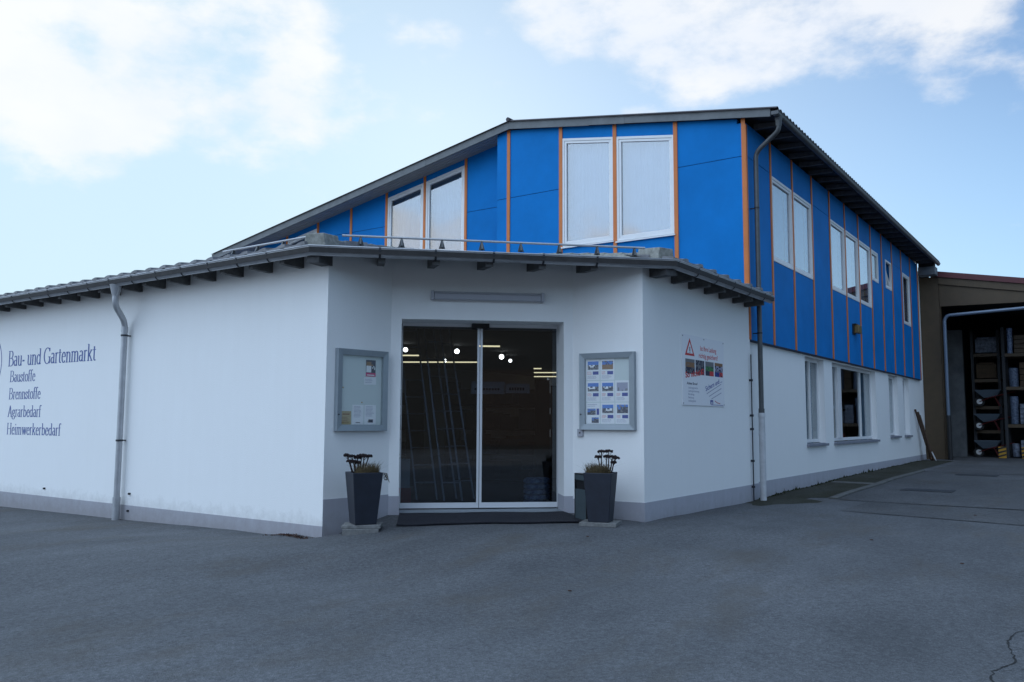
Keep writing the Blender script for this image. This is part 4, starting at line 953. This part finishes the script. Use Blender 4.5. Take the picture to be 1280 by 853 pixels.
# ---------------- planters
def planter(label, x, y, z, nrm_deg, wt=.40, wb=.29, h=.665):
    """square tapered pot; nrm_deg = direction its front face looks"""
    t = thing('planter', label, 'planter', (x, y, z), R_(nrm_deg+90))
    mb = MB(); a, b = wb/2, wt/2; th = .025
    def rg(s, zz): return [(-s, -s, zz), (s, -s, zz), (s, s, zz), (-s, s, zz)]
    vs = rg(a, 0)+rg(b, h)+rg(b-th, h)+rg(b-th-.005, h-.06)
    fs = [(0, 3, 2, 1)]
    for k in range(3):
        for i in range(4): fs.append((4*k+i, 4*k+(i+1) % 4, 4*k+4+(i+1) % 4, 4*k+4+i))
    mb.add(vs, fs); mb.build('pot', 'pot', t, bevel=.008)
    mb = MB(); n = 9; s = b-th-.004; vs = [(-s+2*s*i/n, -s+2*s*j/n, h-.045+.035*random.random()) for j in range(n+1) for i in range(n+1)]
    mb.add(vs, [(j*(n+1)+i, j*(n+1)+i+1, (j+1)*(n+1)+i+1, (j+1)*(n+1)+i) for j in range(n) for i in range(n)]); mb.build('soil', 'soil', t)
    return t
zl = .0
PLX, PLY = .62, .14
planter('dark tapered planter on a slanting slab left of the entrance', PLX, PLY, zl, -29, .405, .285, .67)
PRX, PRY = 3.0, 2.24
planter('dark tapered planter right of the entrance, beside the litter bin', PRX, PRY, .005, -74, .39, .285, .655)
def slab(label, x, y, ztop_, rz, w, d, h):
    o = MB(); o.box(-w/2, w/2, -d/2, d/2, -h, 0); o = o.build('paving_slab', 'slab', bevel=.006); o.location = (x, y, ztop_); o.rotation_euler = (0, 0, rz); tag(o, label, 'slab')
slab('concrete slab wedged level under the left planter', PLX-.005, PLY, -.001, R_(38), .50, .36, .045)
slab('thin concrete slab lying under the right planter', PRX, PRY-.01, .004, R_(18), .50, .42, .05)
mb = MB(); mb.box(-.23, .23, -.05, .05, -.16, 0); o = mb.build('support_block', 'slab', bevel=.004); o.location = (PLX-.005+.10, PLY-.13, -.047); o.rotation_euler = (0, 0, R_(38)); tag(o, 'low rough block propping up the left planter slab', 'block')
def sedum(label, x, y, z, spots):
    t = thing('dried_sedum', label, 'plant', (x, y, z)); spots = [(a*1.1, b*1.1, c*1.12, d*1.1) for a, b, c, d in spots]
    for (dx, dy, hh, r) in spots:
        mb = MB(); a = Vector((dx*.5, dy*.5, 0)); b = Vector((dx, dy, hh)); mid = a.lerp(b, .5)+Vector((random.uniform(-.015, .015), random.uniform(-.015, .015), 0))
        mb.tube([a, mid, b], [.009, .008, .006], 6)
        for q in range(3): mb.tube([mid.lerp(b, .5), b+Vector((random.uniform(-r, r), random.uniform(-r, r), .0))], .003, 4)
        mb.build('stem', 'dry', t)
        mb = MB()
        for q in range(90):
            aa = random.random()*6.283; rr = r*math.sqrt(random.random()); cx, cy, cz = dx+rr*math.cos(aa), dy+rr*math.sin(aa), hh+random.uniform(-.006, .014)-.25*rr*rr/r
            s = random.uniform(.005, .010)
            mb.add([(cx-s, cy-s, cz), (cx+s, cy-s, cz+.003), (cx+s, cy+s, cz), (cx-s, cy+s, cz-.003), (cx, cy, cz+s*1.3), (cx, cy, cz-s*1.6)], [(0, 1, 4), (1, 2, 4), (2, 3, 4), (3, 0, 4), (1, 0, 5), (2, 1, 5), (3, 2, 5), (0, 3, 5)])
        mb.build('flower_head', 'dry', t)
def vr(px): return Vector((.70*px, .71*px))   # roughly across the view
sp = []
for (px, hh, r) in ((-.155, .245, .034), (-.09, .235, .058), (-.045, .215, .045), (.00, .245, .056), (.05, .238, .052), (.105, .235, .036), (-.125, .175, .040), (-.06, .17, .036), (-.02, .16, .03)):
    v = Vector((.75, .66))*px*1.0; sp.append((v.x+random.uniform(-.03, .03), v.y+random.uniform(-.03, .03), hh, r))
v0 = Vector((.75, .66))*(-.06)
sedum('dried sedum heads standing in the left planter', PLX+v0.x, PLY+v0.y, zl+.62, sp)
sp = []
for (px, hh, r) in ((-.05, .30, .05), (.03, .305, .05), (-.09, .235, .045), (.0, .24, .045), (.06, .24, .06), (.13, .225, .045), (.075, .17, .035)):
    v = Vector((.88, .47))*px; sp.append((v.x+random.uniform(-.03, .03), v.y+random.uniform(-.03, .03), hh, r))
v0 = Vector((.88, .47))*.07
sedum('dried sedum heads standing in the right planter', PRX+v0.x, PRY+v0.y, .61, sp)
def grass(label, x, y, z, n, spread, hmax, m_='grass'):
    mb = MB()
    for k in range(n):
        a = random.random()*6.283; r = spread*math.sqrt(random.random()); bx, by = r*math.cos(a), r*math.sin(a); h = random.uniform(.3, 1)*hmax; lx, ly = random.gauss(0, .035), random.gauss(0, .035); w = .0035
        if k % 9 == 0: lx *= 3; ly *= 3; h *= 1.25; w = .0025
        vs = []
        for t in (0, .5, 1):
            vs += [(bx+lx*t*t-w*(1-t*.8), by+ly*t*t, h*t*(1-.15*t)), (bx+lx*t*t+w*(1-t*.8), by+ly*t*t, h*t*(1-.15*t))]
        mb.add(vs, [(0, 1, 3, 2), (2, 3, 5, 4)])
    o = mb.build('grass_tuft', m_); o.location = (x, y, z); tag(o, label, 'grass')
grass('brown dry grass tuft in the left planter', PLX+.03, PLY+.03, zl+.625, 900, .16, .20)
grass('brown dry grass tuft in the right planter', PRX-.03, PRY-.02, .61, 900, .16, .21)
mb = MB()
for k in range(7):
    a = random.uniform(-.6, .6); mb.tube([(0, 0, 0), (.05+.01*k*math.cos(a), .04+.02*a, -.01), (.08+.008*k, .06+.03*a, -.06-.012*k)], .0025, 4)
    for q in range(4): s = .008; c = Vector((.055+.006*k+random.uniform(-.02, .02), .05+.03*a, -.03-.02*q)); mb.add([c+Vector((-s, 0, 0)), c+Vector((s, 0, .004)), c+Vector((0, 0, -s*2))], [(0, 1, 2)])
o = mb.build('trailing_stem', 'grass'); o.location = (PLX+.15, PLY+.12, zl+.665); tag(o, 'thin dry stems trailing over the right rim of the left planter', 'plant')

# ---------------- litter bin
bn = thing('litter_bin', 'slim grey green litter bin with dark slot behind the right planter', 'litter bin', (2.63, 2.50, gz(2.63, 2.50)), R_(-28))
mb = MB(); mb.box(-.15, .15, -.10, .10, .0, .44); mb.build('body', 'bin', bn, bevel=.012)
mb = MB(); mb.box(-.14, .14, -.085, .10, .44, .56); mb.build('slot', 'black', bn)
mb = MB(); mb.box(-.15, .15, -.10, .10, .56, .645); mb.build('hood', 'bin', bn, bevel=.012)
mb = MB(); mb.box(-.158, -.145, -.105, .105, .0, .655); mb.box(.145, .158, -.105, .105, .0, .655); mb.box(-.158, .158, -.106, .106, .645, .660); mb.build('side_frame', 'black', bn, bevel=.004)
# ---------------- door mat
mb = MB(); n = 10; f = quadfn(tuple(DW(.13, -.92, 0)[:2]), tuple(DW(2.75, -.90, 0)[:2]), tuple(DW(2.56, -.03, 0)[:2]), tuple(DW(.17, -.03, 0)[:2]))
vs = []
for j in range(n+1):
    for i in range(2*n+1):
        p = f(i/(2*n), j/n); vs.append((p[0], p[1], gz(*p)+.016))
k = 2*n+1; mb.add(vs, [(j*k+i, j*k+i+1, (j+1)*k+i+1, (j+1)*k+i) for j in range(n) for i in range(2*n)])
o = mb.build('door_mat', 'mat'); s_ = o.modifiers.new('s', 'SOLIDIFY'); s_.thickness = .014; s_.offset = -1; tag(o, 'wide black door mat lying in front of the glass entrance', 'door mat')

# ---------------- side wall lamp
wl = thing('wall_lamp', 'small dark wall lamp with amber glass on the blue side wall', 'lamp', (XS, 15.55, 3.80), 0)
mb = MB(); mb.box(.0, .04, -.22, .02, -.13, .15); mb.box(.04, .10, -.22, .20, .125, .15); mb.build('housing', 'black', wl, bevel=.006)
mb = MB(); mb.box(.04, .15, -.17, .21, -.10, .12); mb.build('lamp_glass', 'lampglass', wl, bevel=.015)

# ---------------- tools leaning at the garage corner
def tool(label, name, base, top, r, head=None):
    t = thing(name, label, 'tool', base); d = Vector(top)-Vector(base); mb = MB(); mb.tube([(0, 0, .02), d*.5, d], r, 8); mb.build('handle', 'handle', t, smooth=True)
    if head == 'broom':
        mb = MB(); mb.box(-.05, .05, -.2, .2, 0.03, .09); mb.build('head', 'brownp', t, bevel=.01)
        mb = MB(); mb.box(-.045, .045, -.19, .19, -.02, .03); mb.build('bristles', 'rust', t)
    if head == 'shovel':
        mb = MB(); q = Vector((.0, -.02, .0)); vs = [(-.03, -.10, .28), (-.03, .10, .28), (.06, .12, .05), (.10, 0, -.04), (.06, -.12, .05)]
        mb.add(vs, [(0, 1, 2, 3, 4)]); h = mb.build('blade', 'rim', t); s_ = h.modifiers.new('s', 'SOLIDIFY'); s_.thickness = .006
z0 = gz(3.5, 25)
tool('leftmost leaning pole of the tools beside the garage post', 'broom', (3.50, 25.05, z0+.02), (3.25, 23.9, 1.80), .035, None)
tool('broom leaning with its brush by the foot of the garage post', 'broom', (3.55, 25.15, z0+.02), (3.26, 24.3, 1.72), .040, 'broom')
tool('shovel with pale curved blade leaning next to the garage post', 'shovel', (3.62, 24.70, z0+.04), (3.27, 24.55, 1.62), .035, 'shovel')

# ------------------------------------------------------------ garage hall on the right
GA = thing('garage_hall', 'brown steel open garage hall with maroon roof edge', 'building')
YG = 25.884; zg0 = -.1
mb = MB(); mb.box(3.222, 3.85, YG, YG+.30, zg0, 6.66); mb.build('post', 'brown', GA, bevel=.01)
mb = MB(); mb.box(3.86, 3.885, YG-.01, YG+.3, zg0, 6.3); mb.build('post_edge', 'yellow_edge' if False else 'brown', GA)
mb = MB(); mb.box(13.2, 13.6, YG, YG+.30, zg0, 5.3); mb.build('post', 'brown', GA)
def zt(x): return 6.86-.183*(x-3.74)
mb = MB(); mb.prism([(3.70, YG-.12, zt(3.7)), (14, YG-.12, zt(14)), (14, YG-.12, zt(14)-.20), (3.70, YG-.12, zt(3.7)-.20)], (0, .05, 0)); mb.build('roof_edge', 'maroon', GA)
mb = MB(); mb.prism([(3.44, YG-.10, zt(3.44)-.02), (14, YG-.10, zt(14)-.02), (14, YG-.10, zt(14)-.08), (3.44, YG-.10, zt(3.44)-.08)], (0, 12, 0)); mb.build('roof', 'maroon', GA)
mb = MB(); mb.prism([(3.86, YG-.06, zt(3.86)-.20), (14, YG-.06, zt(14)-.20), (14, YG-.06, zt(14)-.46), (3.86, YG-.06, zt(3.86)-.46)], (0, .1, 0)); mb.build('fascia_board', 'brown', GA)
mb = MB(); mb.prism([(3.86, YG+.0, zt(3.86)-.47), (8.8, YG+.0, zt(8.8)-.47), (14, YG+.0, zt(14)-.47), (14, YG+.0, 4.3), (3.86, YG+.0, 5.56)] if False else [(3.86, YG, zt(3.86)-.47), (8.0, YG, zt(8.0)-.47), (8.0, YG, 5.50), (3.86, YG, 5.56)], (0, .12, 0)); mb.build('beam', 'brown', GA, bevel=.004)
mb = MB(); mb.prism([(8.0, YG, zt(8.0)-.47), (14, YG, zt(14)-.47), (14, YG, zt(14)-.9), (8.0, YG, 5.50)], (0, .12, 0)); mb.build('beam', 'brown', GA)
mb = MB(); mb.box(3.2, 3.43, YG+.05, 38, -.5, 6.8); mb.build('side_wall', 'dark', GA)
mb = MB(); mb.box(3.2, 14, 37.8, 38, -.5, 6.8); mb.build('rear_wall', 'dark', GA); mb = MB(); mb.box(13.8, 14, YG+.3, 38, -.5, 5.2); mb.build('side_wall', 'dark', GA)
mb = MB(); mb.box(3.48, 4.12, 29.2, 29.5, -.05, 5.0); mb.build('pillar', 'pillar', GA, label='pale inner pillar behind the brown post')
mb = MB(); mb.prism([(3.5, YG+.2, 5.9), (13.8, YG+.2, 4.6), (13.8, 37.8, 4.6), (3.5, 37.8, 5.9)], (0, 0, .06)); mb.build('ceiling', 'dark', GA)
pth = rounded([(12, YG-.16, 5.52), (4.12, YG-.16, 5.20), (4.02, YG-.16, 5.05), (4.02, YG-.16, 1.6)], .22)
mb = MB(); mb.tube(pth, .06, 12); mb.build('downpipe', 'pipe', GA, smooth=True)
mb = MB(); mb.tube([(4.02, YG-.16, 1.62), (4.02, YG-.16, -.1)], .075, 12); mb.build('standpipe', 'black', GA, smooth=True)
# little eave box between the two buildings
mb = MB(); mb.box(3.30, 3.86, 25.2, 25.75, 6.66, 6.95); mb.build('eave_box', 'fascia', B, bevel=.004)
mb = MB(); mb.box(3.30, 3.80, 25.3, 25.72, 6.95, 7.12); mb.build('eave_box', 'darkwood', B)

M_dummy = 0
# pallet rack and goods
def rack(label, x0, x1, y0, y1, lv):
    t = thing('pallet_rack', label, 'rack', (x0, y0, .06)); w, d = x1-x0, y1-y0; mb = MB()
    for x in (0, w-.1):
        for y in (0, d-.1): mb.box(x, x+.1, y, y+.1, 0, 4.9)
    mb.build('upright', 'iron', t)
    for z in lv:
        mb = MB(); mb.box(.1, w-.1, 0, .06, z-.12, z); mb.box(.1, w-.1, d-.06, d, z-.12, z); mb.box(.0, w, .06, d-.06, z-.03, z); mb.build('shelf', 'brown', t)
    return t
rack('dark pallet rack loaded with wheelbarrows deep in the garage', 4.35, 5.35, 29.6, 30.8, [1.02, 1.95, 3.0, 4.0])
rack('tall pallet rack full of wrapped goods at the right of the garage', 5.5, 8.5, 28.6, 29.8, [1.25, 2.65, 3.9])
wbn = ['bottom', 'middle', 'top']
def barrow(label, x, y, z):
    t = thing('wheelbarrow', label, 'wheelbarrow', (x, y, z), R_(0), 'wheelbarrows stacked in the garage rack')
    mb = MB(); top_ = [(-.42, -.3, .62), (.48, -.3, .62), (.48, .3, .62), (-.42, .3, .62)]; bot = [(-.12, -.18, .32), (.30, -.18, .36), (.30, .18, .36), (-.12, .18, .32)]
    mb.add(bot+top_, [(0, 3, 2, 1), (0, 1, 5, 4), (1, 2, 6, 5), (2, 3, 7, 6), (3, 0, 4, 7)]); o = mb.build('tray', 'tub', t); s_ = o.modifiers.new('s', 'SOLIDIFY'); s_.thickness = .01
    mb = MB(); c = Vector((-.28, 0, .18)); n = 20
    mb.tube([c+Vector((0, -.035, 0)), c+Vector((0, .035, 0))], .18, 20); wh = mb.build('wheel', 'rubber', t)
    mb = MB(); mb.tube([c+Vector((0, -.045, 0)), c+Vector((0, .045, 0))], .10, 16); mb.build('rim', 'rim', wh)
    mb = MB()
    for s in (-1, 1): mb.tube([(-.28, s*.06, .18), (.1, s*.2, .33), (.9, s*.28, .55)], .016, 6); mb.tube([(.25, s*.22, .36), (.4, s*.24, .0)], .016, 6)
    mb.build('frame', 'dkred', t)
barrow('lowest grey tray wheelbarrow with white wheel on the garage rack', 4.8, 29.35, .06)
barrow('middle grey tray wheelbarrow on the first shelf of the garage rack', 4.85, 29.35, 1.08)
barrow('topmost grey tray wheelbarrow on the second shelf of the garage rack', 4.9, 29.35, 2.0)
for k, (x, y) in enumerate(((5.40, 28.3), (6.15, 28.3))):
    t = thing('rack_guard', ['yellow black striped guard at the left foot of the tall rack', 'yellow black striped guard at the frame edge before the tall rack'][k], 'guard', (x, y, .06))
    mb = MB(); mb.box(-.13, .13, -.04, .04, 0, .42); mb.build('plate', 'yellow', t, bevel=.01)
    mb = MB()
    for q in range(3): zq = .03+q*.14; mb.prism([(-.13, -.042, zq), (-.13, -.042, zq+.06), (.13, -.042, zq+.14), (.13, -.042, zq+.08)], (0, -.003, 0))
    mb.build('stripes', 'black', t)
gi = 0
cname = ['lowest', 'second', 'third', 'top']
for s, z in enumerate((.1, 1.32, 2.72, 3.97)):
    x = 5.66; k = 0
    while x < 8.3:
        w = random.uniform(.18, .42); h = random.uniform(.45, 1.1); mb = MB()
        r = w*.48
        if k % 2 == 0: mb.tube([(0, 0, 0), (0, 0, .03), (0, 0, h-.03), (0, 0, h)], [r*.94, r, r, r*.9], 10)
        else:
            n = 4
            for q in range(n): mb.box(-r, r, -r*1.3, r*1.3, q*h/n+.004, (q+1)*h/n-.01)
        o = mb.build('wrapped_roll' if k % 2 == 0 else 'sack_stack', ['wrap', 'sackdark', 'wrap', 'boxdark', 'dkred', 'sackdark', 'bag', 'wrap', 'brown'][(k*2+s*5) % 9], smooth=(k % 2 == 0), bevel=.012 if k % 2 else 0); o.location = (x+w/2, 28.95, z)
        tag(o, ('wrapped roll' if k % 2 == 0 else 'sack pile')+' on the %s level of the tall garage rack, number %s from left' % (cname[s], ['one', 'two', 'three', 'four', 'five', 'six', 'seven', 'eight', 'nine', 'ten', 'eleven', 'twelve', 'thirteen', 'fourteen'][k]), 'goods', 'goods on the tall garage rack')
        x += w+.03; k += 1
for s, (z, wds, nm) in enumerate(((3.1, .7, 'crate of pale goods on the fourth level of the wheelbarrow rack'), (4.1, .8, 'wide wrapped bundle on top of the wheelbarrow rack'))):
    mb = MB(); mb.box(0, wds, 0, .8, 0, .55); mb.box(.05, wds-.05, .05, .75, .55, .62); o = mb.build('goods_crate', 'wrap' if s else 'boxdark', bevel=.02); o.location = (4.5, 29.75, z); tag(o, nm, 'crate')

# ------------------------------------------------------------ inside the shop
def lamp_disc(label, x, y, z, r):
    t = thing('ceiling_spot', label, 'lamp', (x, y, z)); d = Vector((CAM.x-x, CAM.y-y, -3.2)).normalized()
    mb = MB(); mb.tube([Vector((0, 0, .1)), Vector((0, 0, .02))], r*.3, 8); mb.tube([d*-.09, d*.0], r*1.05, 16); mb.build('housing', 'iron', t)
    mb = MB(); mb.tube([d*.001, d*.012], r, 16); mb.build('lamp_lens', 'lamp', t)
for lab, x, y, z, r in (('large round lit spot seen through the left door leaf', -6.04, 10.31, 3.27, .065), ('round lit spot just right of the middle door post', -6.17, 12.61, 3.27, .07), ('smaller lit spot right of the round one', -6.9, 14.1, 3.27, .05), ('lit spot at the left edge of the left door leaf', -6.9, 9.15, 3.27, .06), ('small dim spot between ladders and middle door post', -8.7, 13.0, 3.27, .05)):
    lamp_disc(lab, x, y, z, r)
def strip(label, a, b, r=.022):
    t = thing('glow_strip', label, 'lamp', a); d = Vector(b)-Vector(a); mb = MB(); mb.tube([(0, 0, .045), d+Vector((0, 0, .045))], r*1.2, 6); mb.build('housing', 'iron', t)
    mb = MB(); mb.tube([(0, 0, 0), d], r, 6); mb.build('glow_tube', 'tube', t)
for lab, a, b in (('long lit strip lamp across the back of the left door view', (-10.6, 13.1, 3.3), (-8.5, 14.45, 3.3)), ('short lit strip lamp high at the left door edge', (-8.65, 10.9, 3.3), (-8.2, 11.2, 3.3)),
                  ('uppermost short strip lamp at the right door edge', (-8.8, 18.3, 3.3), (-8.55, 18.45, 3.3)), ('middle strip lamp at the right door edge', (-10.25, 20.5, 3.3), (-9.45, 20.95, 3.3)), ('lowest strip lamp at the right door edge', (-11.95, 23.05, 3.3), (-11.1, 23.55, 3.3)),
                  ('short amber strip lamp just right of the middle post', (-4.75, 9.6, 3.3), (-4.3, 9.95, 3.3)), ('added faint amber glow strip for a reflected streak above the ladders', (-2.9, 5.35, 3.3), (-1.75, 6.2, 3.3))):  # nearest amber strip is no fitting, it stands in for a reflected streak
    strip(lab, a, b)
def ladder(label, ut, ub, dep, width, ztop_, zbot=.02):
    t = thing('ladder', label, 'ladder', DW(ub, dep, 0), math.atan2(DU.y, DU.x), 'aluminium ladders inside the entrance')
    for s in (-1, 1):
        mb = MB(); a = Vector((s*width/2, -.10, zbot)); b = Vector((ut-ub+s*width/2*.92, .25, ztop_)); mb.prism([a+Vector((-.014, -.03, 0)), a+Vector((.014, -.03, 0)), a+Vector((.014, .03, 0)), a+Vector((-.014, .03, 0))], b-a); mb.build('rail', 'steel', t)
    n = int(ztop_/.28)
    for k in range(1, n):
        f_ = k/n; c = Vector((0, -.10, zbot)).lerp(Vector((ut-ub, .25, ztop_)), f_); mb = MB(); mb.tube([c-Vector((width/2, 0, 0)), c+Vector((width/2, 0, 0))], .013, 6); mb.build('rung', 'steel', t)
ladder('leftmost aluminium ladder leaning inside behind the left door leaf', .22, .62, 2.1, .34, 3.2)
ladder('second aluminium ladder from the left behind the left door leaf', .62, 1.05, 1.9, .30, 3.3)
ladder('third aluminium ladder, nearest the middle door post', .80, 1.28, 2.3, .30, 3.3)
def banner(label, u, dep, z, w, h, bars):
    t = thing('hanging_banner', label, 'banner', DW(u, dep, z), math.atan2(DU.y, DU.x)); mb = MB(); mb.box(0, w, 0, .02, 0, h); mb.build('panel', 'paper', t)
    mb = MB()
    for (a, b, c, d) in bars: mb.box(a*w, b*w, -.004, -.001, c*h, d*h)
    mb.build('printed_bar', 'ink', t)
banner('larger white banner behind the middle door post', 1.35, 2.0, 1.81, .58, .21, [(.1+.085*k, .16+.085*k, .30, .48) for k in range(9)])
banner('smaller pale banner right of the larger one', 1.95, 2.05, 1.83, .42, .16, [(.15+.11*k, .22+.11*k, .3, .6) for k in range(6)])
def shelf(label, x0, x1, y0, y1, n, h=2.2):
    t = thing('shop_shelf', label, 'shelf', (x0, y0, 0)); w, d = x1-x0, y1-y0
    mb = MB()
    for x in (0, w-.04): mb.box(x, x+.04, 0, d, 0, h)
    mb.build('side_panel', 'brown', t)
    for k in range(n): mb = MB(); mb.box(.04, w-.04, 0, d, .1+k*(h-.1)/n, .13+k*(h-.1)/n); mb.build('shelf_board', 'brown', t)
    return t
nums = ['one', 'two', 'three', 'four', 'five', 'six', 'seven', 'eight', 'nine', 'ten']
for si, (x0, y0, lab) in enumerate(((-3.2, 6.4, 'nearest shop shelf of coloured boxes behind the right door leaf'), (-5.6, 5.2, 'shop shelf of boxes behind the ladders'), (-4.6, 9.2, 'farther shop shelf seen below the banners'))):
    shelf(lab, x0, x0+2.4, y0, y0+.5, 4)
    lv = 0
    for k in range(4):
        for q in range(5):
            mb = MB(); w = random.uniform(.25, .42); h = random.uniform(.22, .42); mb.box(0, w, 0, .35, 0, h); mb.box(w*.1, w*.9, -.004, 0, h*.3, h*.7)
            mcol = random.choice(['boxdark', 'dkred', 'boxdark', 'brown', 'greyp', 'sackdark', 'rust', 'box']); o = mb.build('goods_box', mcol); o.location = (x0+.08+q*.46, y0+.06, .13+k*.525)
            tag(o, 'box number %s on board %s of the %s' % (nums[q], nums[k], ['nearest shelf behind the right door leaf', 'shelf behind the ladders', 'farther shelf below the banners'][si]), 'box', 'boxes on the shop shelves')
# sacks and red-white stand just inside the glass
for k in range(5):
    mb = MB(); n = 8; p = DW(2.35, 1.1, 0); pts = [(math.cos(a)*.26, math.sin(a)*.17) for a in [2*math.pi*i/12 for i in range(12)]]
    mb.tube([(0, 0, 0), (0, 0, .01), (0, 0, .06), (0, 0, .085)], [.18, .22, .22, .17], 12); o = mb.build('striped_sack', 'bag', smooth=True); o.location = (p.x, p.y, .02+k*.085); o.rotation_euler = (0, 0, .3*k)
    tag(o, ['lowest', 'second lowest', 'middle', 'second highest', 'topmost'][k]+' blue white sack of the pile inside the right door leaf', 'sack', 'sacks piled inside the entrance')
t = thing('sale_stand', 'white board stand with red foot inside the left door edge', 'stand', DW(.22, 1.0, 0), math.atan2(DU.y, DU.x))
mb = MB(); mb.box(-.12, .1, -.02, .02, .30, .75); mb.build('board', 'caseback', t); mb = MB(); mb.box(-.14, .12, -.03, .03, .05, .30); mb.build('foot', 'red', t)
# dim desk in the side window room
M['tancup'] = mat('lacquered_wood', (.30, .17, .06), .5, var=.2)
t = thing('office_cupboard', 'brown cupboard with pale top behind the large side window', 'cupboard', (1.6, 17.3, 0))
mb = MB(); mb.box(0, .6, 0, 1.6, 0, 1.75); mb.build('body', 'tancup', t); mb = MB(); mb.box(-.02, .62, -.02, 1.62, 1.75, 1.83); mb.build('top', 'paper', t)

# ------------------------------------------------------------ hall across the yard, behind the camera (it shows in the door glass)
H = thing('far_hall', 'long dark brown storage hall across the yard, seen mirrored in the entrance glass', 'building', (27, -28, 0), R_(43))
mb = MB(); mb.box(-32, 32, -6, 6, -.5, 7.2); mb.build('wall', 'hall', H)
mb = MB(); mb.prism([(-32.5, -6.6, 7.2), (-32.5, 6.6, 7.2), (-32.5, 0, 9.6)], (65, 0, 0)); mb.build('roof', 'hallroof', H)
for k in range(6):
    mb = MB(); x = -27+k*10.5; mb.box(x, x+4, 6.0, 6.05, 0, 4.2); mb.build('gate', ['greyp', 'hallroof'][k % 2], H)
